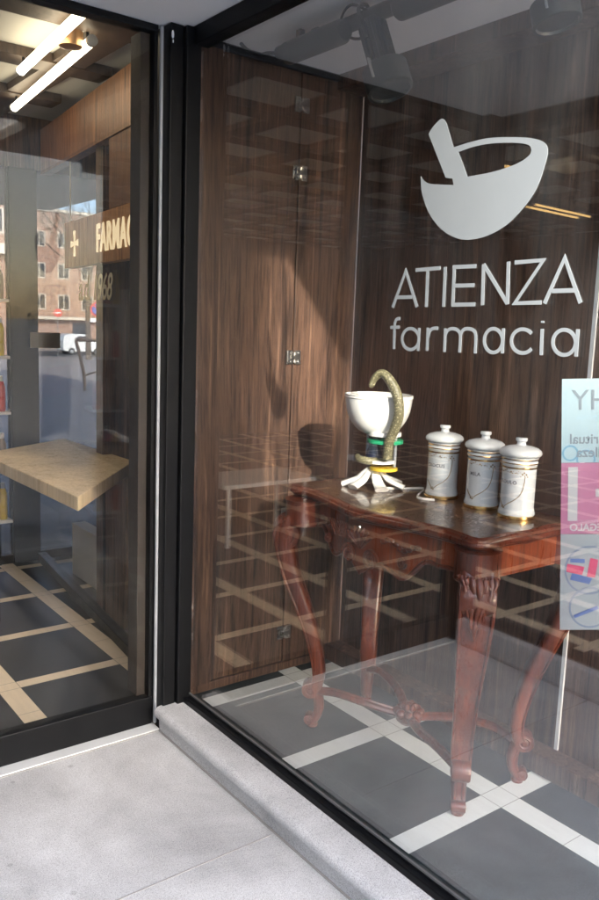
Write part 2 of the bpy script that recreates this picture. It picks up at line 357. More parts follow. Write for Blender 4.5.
SMALL= [[(1.4432, 1.4767), (1.4444, 1.4766), (1.4462, 1.4766), (1.4483, 1.4766), (1.4504, 1.4765), (1.4524, 1.4762), (1.4541, 1.4757), (1.4554, 1.4749), (1.4565, 1.474), (1.4575, 1.473), (1.4583, 1.4717), (1.459, 1.4704), (1.4597, 1.4688), (1.4602, 1.4675), (1.4606, 1.4665), (1.4608, 1.4653), (1.461, 1.4635), (1.4611, 1.4606), (1.4611, 1.4561), (1.461, 1.449), (1.4607, 1.4394), (1.4604, 1.4288), (1.46, 1.4183), (1.4597, 1.4092), (1.4595, 1.403)], [(1.4759, 1.4549), (1.4434, 1.4565)], [(1.3762, 1.4301), (1.3764, 1.4246), (1.378, 1.4193), (1.3809, 1.4145), (1.385, 1.4104), (1.3901, 1.4072), (1.3959, 1.4051), (1.4021, 1.4042), (1.4085, 1.4046), (1.4146, 1.4062), (1.4203, 1.4089), (1.4252, 1.4127), (1.429, 1.4174), (1.4315, 1.4226), (1.4327, 1.4282), (1.4324, 1.4338), (1.4307, 1.4392), (1.4276, 1.444), (1.4234, 1.4481), (1.4182, 1.4513), (1.4124, 1.4533), (1.4061, 1.454), (1.3998, 1.4536), (1.3937, 1.4519), (1.3882, 1.4491), (1.3835, 1.4453), (1.3798, 1.4407), (1.3773, 1.4356), (1.3762, 1.4301)], [(1.3771, 1.456), (1.3768, 1.4025)], [(1.3488, 1.4575), (1.3477, 1.4038)], [(1.3165, 1.4566), (1.318, 1.4567), (1.3201, 1.4568), (1.3226, 1.4568), (1.3253, 1.4569), (1.3279, 1.4567), (1.3303, 1.4563), (1.3324, 1.4557), (1.3346, 1.455), (1.3367, 1.4541), (1.3387, 1.453), (1.3404, 1.4516), (1.342, 1.4499), (1.3432, 1.4477), (1.3443, 1.4449), (1.3452, 1.4418), (1.3459, 1.4388), (1.3464, 1.4362), (1.3469, 1.4344)], [(1.2943, 1.4572), (1.2924, 1.4036)], [(1.2939, 1.4401), (1.2932, 1.4415), (1.2922, 1.4435), (1.291, 1.4459), (1.2896, 1.4483), (1.288, 1.4505), (1.2864, 1.4522), (1.2846, 1.4535), (1.2826, 1.4546), (1.2805, 1.4555), (1.2782, 1.4561), (1.2759, 1.4566), (1.2735, 1.4569), (1.2709, 1.457), (1.2682, 1.4569), (1.2653, 1.4566), (1.2625, 1.4561), (1.2599, 1.4553), (1.2575, 1.4541), (1.2554, 1.4529), (1.2534, 1.4516), (1.2516, 1.45), (1.25, 1.4479), (1.2487, 1.4452), (1.2476, 1.4416), (1.247, 1.4364), (1.2467, 1.4297), (1.2467, 1.4223), (1.2468, 1.4151), (1.2469, 1.4089), (1.247, 1.4045)], [(1.2476, 1.4416), (1.2471, 1.4429), (1.2464, 1.4449), (1.2455, 1.4472), (1.2445, 1.4496), (1.2433, 1.4517), (1.2419, 1.4534), (1.2403, 1.4547), (1.2385, 1.4557), (1.2365, 1.4566), (1.2343, 1.4572), (1.232, 1.4577), (1.2296, 1.458), (1.2268, 1.458), (1.2236, 1.458), (1.2204, 1.4577), (1.2171, 1.4572), (1.2142, 1.4564), (1.2117, 1.4553), (1.2096, 1.4541), (1.2078, 1.4529), (1.2063, 1.4514), (1.2051, 1.4494), (1.204, 1.4466), (1.2031, 1.443), (1.2024, 1.4377), (1.202, 1.4308), (1.2018, 1.4231), (1.2017, 1.4157), (1.2017, 1.4092), (1.2016, 1.4048)], [(1.1289, 1.4353), (1.129, 1.4297), (1.1303, 1.4244), (1.1327, 1.4195), (1.1362, 1.4153), (1.1406, 1.4121), (1.1456, 1.41), (1.151, 1.4091), (1.1566, 1.4095), (1.162, 1.4111), (1.167, 1.4139), (1.1714, 1.4178), (1.1748, 1.4225), (1.1772, 1.4279), (1.1783, 1.4336), (1.1782, 1.4393), (1.1768, 1.4447), (1.1743, 1.4497), (1.1707, 1.4538), (1.1662, 1.457), (1.1611, 1.459), (1.1557, 1.4598), (1.1501, 1.4593), (1.1448, 1.4575), (1.1399, 1.4547), (1.1356, 1.4508), (1.1323, 1.4461), (1.13, 1.4409), (1.1289, 1.4353)], [(1.1285, 1.4612), (1.1269, 1.4084)], [(1.0559, 1.4525), (1.0596, 1.4554), (1.0639, 1.4577), (1.0686, 1.4594), (1.0735, 1.4603), (1.0785, 1.4606), (1.0835, 1.4601), (1.0883, 1.4589), (1.0927, 1.4569), (1.0966, 1.4544), (1.1, 1.4512), (1.1026, 1.4476), (1.1044, 1.4436), (1.1053, 1.4394), (1.1054, 1.4351), (1.1045, 1.4308), (1.1028, 1.4267), (1.1002, 1.4229), (1.097, 1.4194), (1.0931, 1.4166), (1.0887, 1.4143), (1.0839, 1.4127), (1.0789, 1.4118), (1.0739, 1.4117), (1.0689, 1.4123), (1.0642, 1.4136), (1.0599, 1.4156), (1.0561, 1.4182), (1.0529, 1.4214)], [(1.0306, 1.4625), (1.028, 1.4096)], [(1.0309, 1.4786), (1.0309, 1.4744)], [(0.9502, 1.4384), (0.9503, 1.4329), (0.9516, 1.4277), (0.9542, 1.4229), (0.9579, 1.4189), (0.9625, 1.4157), (0.9678, 1.4136), (0.9735, 1.4127), (0.9794, 1.413), (0.9851, 1.4146), (0.9905, 1.4173), (0.9951, 1.4211), (0.9987, 1.4257), (1.0012, 1.4309), (1.0024, 1.4364), (1.0023, 1.442), (1.0009, 1.4473), (0.9981, 1.4522), (0.9943, 1.4562), (0.9896, 1.4593), (0.9842, 1.4613), (0.9784, 1.4621), (0.9726, 1.4616), (0.9669, 1.4599), (0.9617, 1.4571), (0.9573, 1.4534), (0.9538, 1.4489), (0.9513, 1.4438), (0.9502, 1.4384)], [(0.9476, 1.4639), (0.9466, 1.411)]]
LOGO_OUT= [(1.3036, 1.8539), (1.2983, 1.8544), (1.291, 1.8551), (1.2825, 1.856), (1.2733, 1.8568), (1.2641, 1.8576), (1.2555, 1.8581), (1.2474, 1.8585), (1.2395, 1.8589), (1.2314, 1.8591), (1.2233, 1.8592), (1.2149, 1.8591), (1.2062, 1.8588), (1.1971, 1.8581), (1.1876, 1.8573), (1.178, 1.8562), (1.1683, 1.855), (1.1586, 1.8536), (1.1492, 1.8522), (1.1397, 1.8507), (1.1299, 1.8491), (1.1202, 1.8473), (1.1109, 1.8455), (1.1022, 1.8437), (1.0946, 1.8418), (1.0878, 1.8399), (1.0818, 1.838), (1.0763, 1.8361), (1.0714, 1.834), (1.0671, 1.8319), (1.0633, 1.8296), (1.0601, 1.8271), (1.0574, 1.8247), (1.0553, 1.822), (1.0537, 1.8193), (1.0524, 1.8162), (1.0516, 1.8129), (1.0512, 1.8093), (1.0512, 1.8056), (1.0517, 1.8016), (1.0526, 1.7973), (1.0537, 1.7926), (1.055, 1.7875), (1.0565, 1.7817), (1.0583, 1.7751), (1.0604, 1.7681), (1.0627, 1.7611), (1.0653, 1.7542), (1.0682, 1.7478), (1.0712, 1.742), (1.0745, 1.7365), (1.0779, 1.7313), (1.0818, 1.7261), (1.0862, 1.7208), (1.0912, 1.7153), (1.097, 1.7093), (1.1036, 1.7031), (1.1107, 1.6967), (1.1181, 1.6905), (1.1256, 1.6847), (1.133, 1.6795), (1.1403, 1.6751), (1.1477, 1.6712), (1.1553, 1.6677), (1.1629, 1.6646), (1.1706, 1.6618), (1.1783, 1.6593), (1.1863, 1.6571), (1.1944, 1.6552), (1.2025, 1.6536), (1.2108, 1.6524), (1.2189, 1.6516), (1.227, 1.6511), (1.2348, 1.6509), (1.2426, 1.6509), (1.2502, 1.6513), (1.2579, 1.6522), (1.2657, 1.6535), (1.2737, 1.6554), (1.2819, 1.6579), (1.2904, 1.661), (1.299, 1.6646), (1.3076, 1.6687), (1.3159, 1.6733), (1.3239, 1.6782), (1.3316, 1.6837), (1.3391, 1.6897), (1.3465, 1.6961), (1.3535, 1.7029), (1.36, 1.71), (1.3661, 1.7171), (1.3717, 1.7245), (1.3768, 1.7322), (1.3815, 1.7402), (1.3858, 1.7482), (1.3895, 1.756), (1.3927, 1.7635), (1.3952, 1.7711), (1.397, 1.7791), (1.3983, 1.7869), (1.3993, 1.794), (1.4, 1.8), (1.4006, 1.8043), (1.4006, 1.8043), (1.3996, 1.803), (1.3982, 1.8012), (1.3965, 1.7991), (1.3945, 1.7969), (1.3921, 1.7946), (1.3894, 1.7927), (1.3867, 1.7909), (1.3842, 1.7893), (1.3814, 1.7877), (1.3778, 1.7861), (1.3728, 1.7845), (1.3659, 1.7829), (1.356, 1.7811), (1.3433, 1.7792), (1.3293, 1.7773), (1.3159, 1.7755), (1.3044, 1.774), (1.2965, 1.7729), (1.301, 1.7872), (1.3216, 1.7912), (1.3831, 1.8943), (1.3831, 1.8943), (1.3818, 1.8958), (1.3802, 1.8979), (1.3783, 1.9003), (1.376, 1.9029), (1.3735, 1.9055), (1.3708, 1.9079), (1.3677, 1.9102), (1.3641, 1.9127), (1.3603, 1.9152), (1.3565, 1.9174), (1.3529, 1.9193), (1.3499, 1.9206), (1.3475, 1.9213), (1.3455, 1.9216), (1.3438, 1.9215), (1.3422, 1.9211), (1.3406, 1.9204), (1.339, 1.9195), (1.3373, 1.9183), (1.3354, 1.9165), (1.3336, 1.9145), (1.332, 1.9125), (1.3306, 1.9108), (1.3296, 1.9096)]
LOGO_HOLE= [(1.2879, 1.8418), (1.2831, 1.8425), (1.2767, 1.8434), (1.2691, 1.8444), (1.2609, 1.8454), (1.2525, 1.8463), (1.2444, 1.8469), (1.2367, 1.8472), (1.2288, 1.8473), (1.2208, 1.8473), (1.2126, 1.8472), (1.2042, 1.8468), (1.1955, 1.8463), (1.1862, 1.8455), (1.1763, 1.8445), (1.1663, 1.8433), (1.1564, 1.842), (1.1472, 1.8407), (1.1389, 1.8394), (1.1313, 1.838), (1.1243, 1.8367), (1.1177, 1.8352), (1.1118, 1.8337), (1.1066, 1.8322), (1.1022, 1.8305), (1.0988, 1.8287), (1.0961, 1.8268), (1.0941, 1.8248), (1.0927, 1.8227), (1.0919, 1.8206), (1.0915, 1.8186), (1.0915, 1.8165), (1.0919, 1.8143), (1.0929, 1.8122), (1.0945, 1.81), (1.0968, 1.8079), (1.0999, 1.8058), (1.1039, 1.8038), (1.1087, 1.8017), (1.1143, 1.7997), (1.1206, 1.7977), (1.1274, 1.7959), (1.1346, 1.7943), (1.1425, 1.7928), (1.1511, 1.7915), (1.1603, 1.7903), (1.17, 1.7892), (1.1799, 1.7883), (1.1901, 1.7875), (1.2013, 1.7869), (1.2139, 1.7865), (1.2268, 1.7863), (1.2391, 1.7861), (1.2496, 1.786), (1.2572, 1.7859)]
# ================================================================== SETTING
CZ = 2.37          # display ceiling height
CS = 2.49          # underside of the shop ceiling beams
struct('porch_floor', MB().box(-.04, 1.42, -.6, 2.449, -.1, 0), M['granite'])
MJ = plain('joint_grime', (.30, .29, .28), .9, 0, .2, 30)
jb = MB()
jb.box(-.04, 1.272, 1.727, 1.7305, .0002, .0012); jb.box(-.04, 1.272, .62, .6235, .0002, .0012)
o = struct('floor_joint', jb, MJ)
struct('sealant', MB().box(-.04, 1.296, 2.444, 2.4488, .0002, .003).box(1.283, 1.2895, .15, 2.444, .0002, .002), MJ)
# kerb under the display window, rounded nose
prof = [(1.3715, 0), (1.290, 0), (1.288, .040), (1.276, .052), (1.270, .062), (1.269, .074), (1.272, .084), (1.280, .090), (1.290, .0925), (1.3715, .094)]
def kerb(name, flip, label):
    pts = [((1.28 * 0 + x) if not flip else (-x + 1.28), 0, z) for x, z in prof]
    mb = MB(); mb.prism([(p[0], .15, p[2]) for p in pts], (0, 2.30, 0))
    return tag(build(name, mb, M['granite'], smooth=True, ang=50), label, 'kerb')
kerb('stone_kerb', False, 'pale speckled granite kerb with rounded nose under the display window')
struct('display_floor', MB().box(1.41, 2.16, .16, 2.50, 0, .09),
       gridmat('display_tiles', 1.863, .5, .084, 1.39, .496, .076, (.012, .024, .028), (.78, .83, .81), xmin=1.447, rough=.5))
struct('shop_floor', MB().box(-5, -.141, .2, 2.66, -.1, 0).box(-5, 2.6, 2.661, 4.78, -.1, .0).box(-5, 1.32, 4.781, 9, -.1, .0),
       gridmat('shop_tiles', .95, .505, .085, 3.08, .508, .062, (.028, .030, .033), (.82, .70, .53), rough=.42))
struct('threshold', MB().box(-.04, 1.29, 2.449, 2.66, -.1, .006), M['marble'], bevel=.002)
struct('porch_ceiling', MB().box(-.12, 1.375, .90, 2.60, 2.383, 2.6), M['soffit'])
struct('display_ceiling', MB().box(1.42, 2.0, .16, 2.47, CZ, 2.5), plain('display_ceiling_paint', (.93, .93, .93), .7, 0, .02, 2))
# coffered shop ceiling: pale panels above a grid of dark wooden beams
struct('shop_ceiling', MB().box(-5, 2.6, 2.62, 9, CS + .06, CS + .12).box(-5, -.15, .2, 2.62, CS + .06, CS + .12), plain('ceiling_panel', (.60, .60, .56), .7, 0, .05, 2))
ROT = R(6)
cg = thing('ceiling_grid', 'grid of dark wooden ceiling beams crossing the pale shop ceiling', 'ceiling grid', (0, 3, CS))
lb = MB()
for i in range(-10, 13):
    y = 3.02 + i * .60
    if y < 2.75: 
        if y > .3: lb.box(-4.9, -.2, y - .07, y + .07, CS + .018, CS + .058)
        continue
    if y > 8.9: continue
    x1 = 1.60 if y < 4.7 else 1.28
    lb.box(-4.9, x1, y - .07, y + .07, CS + .018, CS + .058)
build('cross_beams', lb, M['beam_wood'], cg)
lb = MB()
for i in range(-10, 3):
    x = .80 + i * .60
    if x < -4.8 or x > 1.55: continue
    ys = 2.64 if x > -.25 else .3
    p = Vector((x, ys, CS + .040)); q = Vector((x + (0 if x < .2 else .0), 8.9 if x < 1.2 else 4.7, CS + .040))
    lb.obox(p, q, .14, .032)
build('long_beams', lb, M['beam_wood'], cg)
# unseen mass added above so that daylight only enters through the openings
tag(build('daylight_cover', MB().box(-5.2, 3.4, .90, 9.2, 2.622, 6.2), M['concrete']), 'unseen pale block above the shop, added to keep daylight to the openings', 'building')

# ---- shop walls
tag(build('shop_wall', MB().box(-5.12, -5, .1, 9, 0, 2.62), M['wall_wood']), 'dark walnut end wall of the shop mirrored deep in the window', 'wall')
tag(build('shop_wall', MB().box(-5, 1.32, 9, 9.12, 0, 2.62), M['wall_wood']), 'dark walnut back wall of the shop interior', 'wall')
tag(build('shop_wall', MB().box(1.30, 1.38, 4.84, 9, 0, 2.62), M['wall_wood']), 'dark walnut partition wall beyond the street window', 'wall')
fw_ = thing('added_front_window', 'wide unseen glazed shop front beside the porch, added to let daylight in', 'window', (-2.5, .15, 0))  # unseen glazing added to bring daylight into the shop
build('glass_pane', MB().box(-4.98, -.22, .14, .15, .1, 2.4), M['glass2'], fw_)
build('frame', MB().box(-5, -.2, .10, .20, 0, .1), M['black'], fw_)
build('frame', MB().box(-5, -.2, .10, .20, 2.4, 2.62), M['black'], fw_)
tag(build('end_window', MB().box(1.42, 2.128, .155, .163, .10, 2.36), M['glass2']), 'glazed street end of the display, out of the photo', 'window')
tag(build('shop_wall', MB().box(2.6, 2.7, 2.5, 4.84, 0, 2.62), M['wall_wood']), 'dark walnut wall closing the space behind the glass partition', 'wall')
tag(build('shop_wall', MB().box(1.40, 2.6, 2.545, 2.62, 0, 2.62), M['wall_wood']), 'dark walnut wall behind the display cabinet', 'wall')
tag(build('shop_wall', MB().box(1.38, 2.6, 4.74, 4.84, 2.262, 2.62), M['wall_wood']), 'dark wooden band above the glazed street front', 'wall')
# glazing added to show a street in place of reflections, at Y = 4.735
sw = thing('reflection_window', 'rear glazing with a wide black post, added to show the reflected street', 'window', (1.6, 4.735, 0))
build('frame', MB().box(1.505, 1.665, 4.70, 4.78, 0, 2.262), M['black'], sw, bevel=.003, label='wide black window post')
build('frame', MB().box(2.56, 2.6, 4.70, 4.78, 0, 2.262), M['black'], sw)
build('frame', MB().box(1.385, 1.43, 4.70, 4.78, 0, 2.262), M['black'], sw)
build('sill', MB().box(1.43, 1.505, 4.71, 4.77, 0, .05).box(1.665, 2.56, 4.71, 4.77, 0, .05), M['black'], sw)
build('glass_pane', MB().box(1.665, 2.56, 4.732, 4.738, .05, 2.262), M['glass3'], sw)
build('glass_pane', MB().box(1.43, 1.505, 4.732, 4.738, .05, 2.262), M['glass3'], sw)
build('lock_plate', MB().box(1.615, 1.79, 4.690, 4.700, 1.27, 1.36), plain('brass_plate', (.40, .30, .17), .35, .5), sw, bevel=.002)

# ---- oblique glass partition with the illuminated sign, direction d
P0 = Vector((1.505, 3.171, 0)); D = Vector((.165, 1.564, 0)).normalized(); Nn = Vector((D.y, -D.x, 0))
def onp(s, z, off=0): return P0 + D * s + Nn * off + Vector((0, 0, z))
Lp = 1.573
pt = thing('glass_partition', 'clear glass partition with black base rail and lettering beside the counter', 'partition', tuple(P0))
build('base_rail', MB().obox(onp(-.13, .025), onp(Lp - .05, .025), .05, .05), M['black'], pt, bevel=.002)
build('glass_pane', MB().obox(onp(-.13, 1.145), onp(Lp - .05, 1.145), .008, 2.188), M['glass4'], pt)
build('end_post', MB().obox(onp(-.16, 0), onp(-.16, 2.33), .03, .05, up=(0, 1, 0)), M['wall_wood'], pt)
me = text_mesh('a.d. 1968', .165, .001, .001, shear=.25, spacing=.95); me.transform(Matrix.Diagonal((.88, 1, 1, 1)))
place_mesh(me, onp(.69, 1.535, -.012), -D, (0, 0, 1))
link('lettering', me, plain('cream_vinyl', (.62, .54, .38), .5), pt)
ws = thing('sign_wall', 'warm walnut wall board with glowing white pharmacy sign letters', 'wall', tuple(onp(0, 1.75, .03)))
build('header_board', MB().obox(onp(-.20, 2.355, .04), onp(Lp - .06, 2.355, .04), .05, .24), M['wall_wood_warm'], ws)
build('upper_panel', MB().obox(onp(-.20, 2.083, .04), onp(.33, 2.083, .04), .035, .30), M['wall_wood_warm'], ws)
build('sign_band', MB().obox(onp(-.20, 1.815, .035), onp(1.02, 1.815, .035), .045, .225), M['sign_wood'], ws, bevel=.002)
me = text_mesh('FARMACIA', .175, .002, .0035, spacing=1.10); me.transform(Matrix.Diagonal((.70, 1., 1, 1)))
place_mesh(me, onp(.475, 1.755, .009), -D, (0, 0, 1)); link('sign_letters', me, M['sign_on'], ws)
c = onp(.83, 1.815, .011)
cr = MB()
for a in range(4):
    g = a * pi / 2; dv = -D * math.cos(g) + Vector((0, 0, 1)) * math.sin(g); pv = -D * -math.sin(g) + Vector((0, 0, 1)) * math.cos(g)
    l = .062
    cr.prism([c + pv * .005, c + dv * l + pv * .016, c + dv * l - pv * .016, c - pv * .005], Nn * -.004)
build('sign_cross', cr, M['sign_on'], ws)
build('light_strip', MB().obox(onp(-.045, 1.93, .018), onp(-.045, 2.22, .018), .006, .010, up=D), M['led'], ws)
build('light_strip', MB().obox(onp(.93, 1.92, .018), onp(.93, 2.225, .018), .004, .006, up=D), plain('strip_off', (.4, .3, .18), .5), ws)
wp = tag(build('wood_pillar', MB().box(1.605, 2.25, 3.66, 3.74, 0, 2.48), M['wall_wood']), 'dark walnut panel standing behind the glass partition below the sign', 'pillar')
b_ = MB().box(1.80, 1.812, 3.652, 3.66, .75, 1.74); build('light_strip', b_, M['led'], wp)
# white block low behind the partition, added for a reflection on its glass
wb = tag(build('reflection_plinth', MB().box(1.72, 1.80, 3.98, 4.35, 0, .30).box(1.80, 1.93, 3.98, 4.35, 0, .18), M['white'], bevel=.004), 'low white stepped plinth added for the bright reflection on the glass partition', 'plinth')

# ---- counter: pale oak slab on legs, added in place of a bright reflection
ct = thing('reflection_counter', 'pale oak counter slab on slim black legs, added in place of a bright reflection', 'counter', (1.4, 3.5, 0))
zt = .8
tp = [(1.135, 2.83), (1.48, 3.20), (1.52, 3.72), (1.66, 4.26), (1.12, 3.66)]
tp = [(1.135, 2.81), (1.66, 3.44), (1.64, 4.25), (1.11, 3.92)]
build('counter_top', MB().prism([(x, y, zt - .055) for x, y in tp], (0, 0, .055)), M['oak'], ct, bevel=.004)
lg = build('leg', MB().box(1.125, 1.145, 3.80, 3.82, 0, zt - .055), M['black'], ct)
build('leg', MB().box(1.60, 1.62, 3.63, 3.65, 0, zt - .055), M['black'], ct)
build('side_panel', MB().box(1.60, 1.63, 3.40, 3.62, 0, zt - .056), M['wall_wood'], ct)
# ---- low white bench in the shop (seen mirrored)
bn = thing('white_bench', 'low white bench deep in the shop, mirrored in the window', 'bench', (-.3, 4.5, 0))
build('seat', MB().box(-.65, .1, 4.3, 4.75, .40, .43), M['white'], bn, bevel=.01)
for x, y in ((-.6, 4.35), (.02, 4.35), (-.6, 4.68), (.02, 4.68)): build('leg', MB().box(x, x + .02, y, y + .02, 0, .40), M['white'], bn)

# ---- product shelf at far left
ps = thing('product_shelf', 'narrow product shelf of coloured bottles by the street window', 'shelf', (1.40, 4.55, 0))
build('upright', MB().box(1.21, 1.225, 4.42, 4.66, 0, 1.62), M['white'], ps)
for k in range(5): build('shelf_board', MB().box(1.225, 1.41, 4.42, 4.66, .32 + k * .30, .335 + k * .30), M['white'], ps)
cols = [(.6, .05, .04), (.75, .72, .68), (.7, .5, .05), (.55, .1, .12), (.3, .25, .2), (.8, .78, .7)]
kinds = ['red', 'white', 'yellow', 'dark red', 'brown', 'cream']
rows = ['lowest', 'second', 'third', 'fourth', 'top']
BM = [plain('bottle_' + kinds[i].replace(' ', '_'), cols[i], .3) for i in range(6)]
capm = plain('bottle_cap', (.7, .68, .66), .4)
bproto = None
for k in range(5):
    for j in range(3):
        x = 1.27 + j * .052; z = .335 + k * .30; ci = (k * 2 + j) % 6
        me_l = '%s plastic bottle on the %s shelf, %s of its row' % (kinds[ci], rows[k], ['left', 'middle', 'right'][j])
        b = thing('product_bottle', me_l, 'bottle', (x, 4.47, z), 'bottles on the product shelf')
        h = .15 + .012 * ((k + j) % 3)
        build('body', MB().lathe([(.0, 0), (.021, 0), (.023, .01), (.023, h - .03), (.012, h)], (x, 4.47, z), 16), BM[ci], b, smooth=True)
        build('cap', MB().lathe([(.011, h), (.011, h + .03), (0, h + .031)], (x, 4.47, z), 12), capm, b, smooth=True)

# ---- tube lights
def tubelight(p, q, label, rad=.0185, mat='tube'):
    p = Vector(p); q = Vector(q); mid = (p + q) / 2
    t = thing('tube_lamp', label, 'lamp', (mid.x, mid.y, p.z), 'tube lamps on the shop ceiling')
    d = (q - p).normalized()
    build('glowing_tube', MB().tube([p, q], rad, 14), M[mat], t, smooth=True)
    for e_ in (p + d * .04, q - d * .04): build('mount', MB().tube([e_ + Vector((0, 0, .015)), e_ + Vector((0, 0, CS + .03 - p.z))], .006, 8), M['black'], t)
    build('end_cap', MB().tube([q, q + d * .02], rad + .002, 14), M['alu'], t, smooth=True)
    build('end_cap', MB().tube([p - d * .02, p], rad + .002, 14), M['alu'], t, smooth=True)
    return t
tubelight((1.215, 3.60, 2.465), (1.150, 2.77, 2.465), 'glowing tube lamp nearest the door glass, upper of the crossed pair')
tubelight((1.395, 4.24, 2.465), (1.290, 3.05, 2.465), 'glowing tube lamp below the first, long one nearest the sign wall')
tubelight((-1.75, 3.50, 2.30), (-2.45, 3.55, 2.30), 'glowing tube lamp deep in the shop mirrored right of the logo', .007, 'tube2')
tubelight((-1.75, 3.60, 2.30), (-2.45, 3.65, 2.30), 'second glowing tube lamp mirrored just below its twin', .007, 'tube2')
tubelight((-.48, 2.86, 2.30), (-.75, 2.84, 2.30), 'short glowing tube lamp mirrored inside the logo opening', .007, 'tube2')
tubelight((1.0, 3.6, 2.46), (1.0, 4.6, 2.46), 'unseen tube lamp left of the visible pair, added to brighten the shop', .02)  # this and the next three tubes are unseen, added to light the shop
tubelight((.45, 4.4, 2.46), (.45, 5.8, 2.46), 'second unseen tube lamp further left, added to brighten the shop', .02)
tubelight((-.1, 5.4, 2.46), (-.1, 7.0, 2.46), 'third unseen tube lamp, added deeper in the shop to brighten it', .02)
tubelight((-1.1, 7.2, 2.46), (-1.1, 8.8, 2.46), 'unseen tube lamp added near the back wall to brighten the shop', .02)
sd = thing('ceiling_downlight', 'round brass ceiling fitting between the two bright tubes', 'lamp', (1.24, 3.12, CS))
build('body', MB().lathe([(.03, -.0), (.045, .005), (.045, .06)], (1.245, 3.13, CS - .04), 24), plain('brass', (.5, .3, .15), .3, .8), sd, smooth=True)

# ================================================================== DOOR FRONT (plane Y = 2.5)
dr = thing('glass_door', 'large glass door with black bottom rail and slim frame', 'door', (.6, 2.52, 0))
build('bottom_rail', MB().box(-.04, 1.283, 2.495, 2.545, .008, .112), M['black'], dr, bevel=.003)
build('top_rail', MB().box(-.04, 1.283, 2.495, 2.545, 2.36, 2.382), M['black'], dr, bevel=.002)
build('glass_pane', MB().box(-.04, 1.270, 2.516, 2.524, .112, 2.36), M['glass2'], dr)
build('side_stile', MB().box(1.236, 1.268, 2.526, 2.60, .112, 2.36), plain('dark_wood_stile', (.016, .011, .008), .65, 0, .3, 30), dr, bevel=.002)
build('seal', MB().box(1.270, 1.283, 2.499, 2.54, .112, 2.36), M['black'], dr)
build('middle_stile', MB().box(.585, .665, 2.526, 2.575, .112, 2.36), M['black'], dr, bevel=.002)
build('edge_strip', MB().box(1.286, 1.2955, 2.484, 2.494, .012, 2.378), plain('grey_strip', (.36, .38, .41), .4, .2), dr, bevel=.001)
po = thing('corner_post', 'tall black metal post in the corner between door and display window', 'post', (1.35, 2.48, 0))
build('post', MB().box(1.297, 1.345, 2.440, 2.545, .0, 2.381), M['black'], po, bevel=.004)
build('post', MB().box(1.347, 1.402, 2.425, 2.545, .0, 2.381), M['black'], po, bevel=.004, label='black post half nearest the display glass')
random.seed(3)
for z, s_ in ((2.345, .013), (2.325, .006)): build('paint_splash', MB().ball((1.303 + random.random() * .004, 2.4395, z), s_ * .6, 6, (.6, .15, 1.6)), M['white'], po, smooth=True)

# ================================================================== DISPLAY WINDOW (plane X = 1.40)
dw = thing('display_window', 'large display window with black frame and white pharmacy lettering', 'window', (1.4, 1.3, .09))
build('bottom_frame', MB().box(1.372, 1.410, .15, 2.424, .0925, .114).box(1.392, 1.4075, .15, 2.424, .114, .120), M['black'], dw, bevel=.003)
build('top_frame', MB().box(1.372, 1.425, .15, 2.424, 2.325, 2.382), M['black'], dw, bevel=.003)
build('gasket', MB().box(1.3925, 1.3985, .15, 2.424, .1201, .126), plain('grey_gasket', (.10, .10, .10), .7, 0, .3, 40), dw)
build('glass_pane', MB().box(1.399, 1.407, .15, 2.424, .1205, 2.326), M['glass'], dw)
build('lettering', strokes(BIG, .0088, 1.3978), M['letter'], dw, label='upper row of capital letters')
build('lettering', strokes(SMALL, .0078, 1.3978), M['letter'], dw, label='lower row of small letters')
cu = bpy.data.curves.new('logo', 'CURVE'); cu.dimensions = '2D'; cu.fill_mode = 'BOTH'; cu.extrude = .0004
for pts in (LOGO_OUT, LOGO_HOLE):
    sp = cu.splines.new('POLY'); sp.points.add(len(pts) - 1); sp.use_cyclic_u = True
    for i, (y, z) in enumerate(pts): sp.points[i].co = (-y, z, 0, 1)
co = bpy.data.objects.new('logo', cu); COL.objects.link(co); bpy.context.view_layer.update()
me = bpy.data.meshes.new_from_object(co.evaluated_get(bpy.context.evaluated_depsgraph_get())); bpy.data.objects.remove(co)
place_mesh(me, (1.3973, 0, 0), (0, -1, 0), (0, 0, 1)); link('mortar_logo', me, M['letter'], dw)

# ---- opposite side of the porch: glazed shop side, seen mirrored
ow = thing('side_window', 'glazed shop side across the porch, mirrored in the display window', 'window', (-.12, 1.3, 0))
build('kerb', MB().box(-.14, -.04, .15, 2.449, 0, .115), M['granite'], ow, bevel=.008)
build('bottom_frame', MB().box(-.14, -.085, .15, 2.449, .1155, .145), M['black'], ow)
build('top_frame', MB().box(-.19, -.121, .15, 2.60, 2.325, 2.60), M['black'], ow)
build('glass_pane', MB().box(-.124, -.116, .15, 2.449, .145, 2.326), M['glass2'], ow)
build('corner_post', MB().box(-.16, -.041, 2.45, 2.56, 0, 2.381), M['black'], ow)

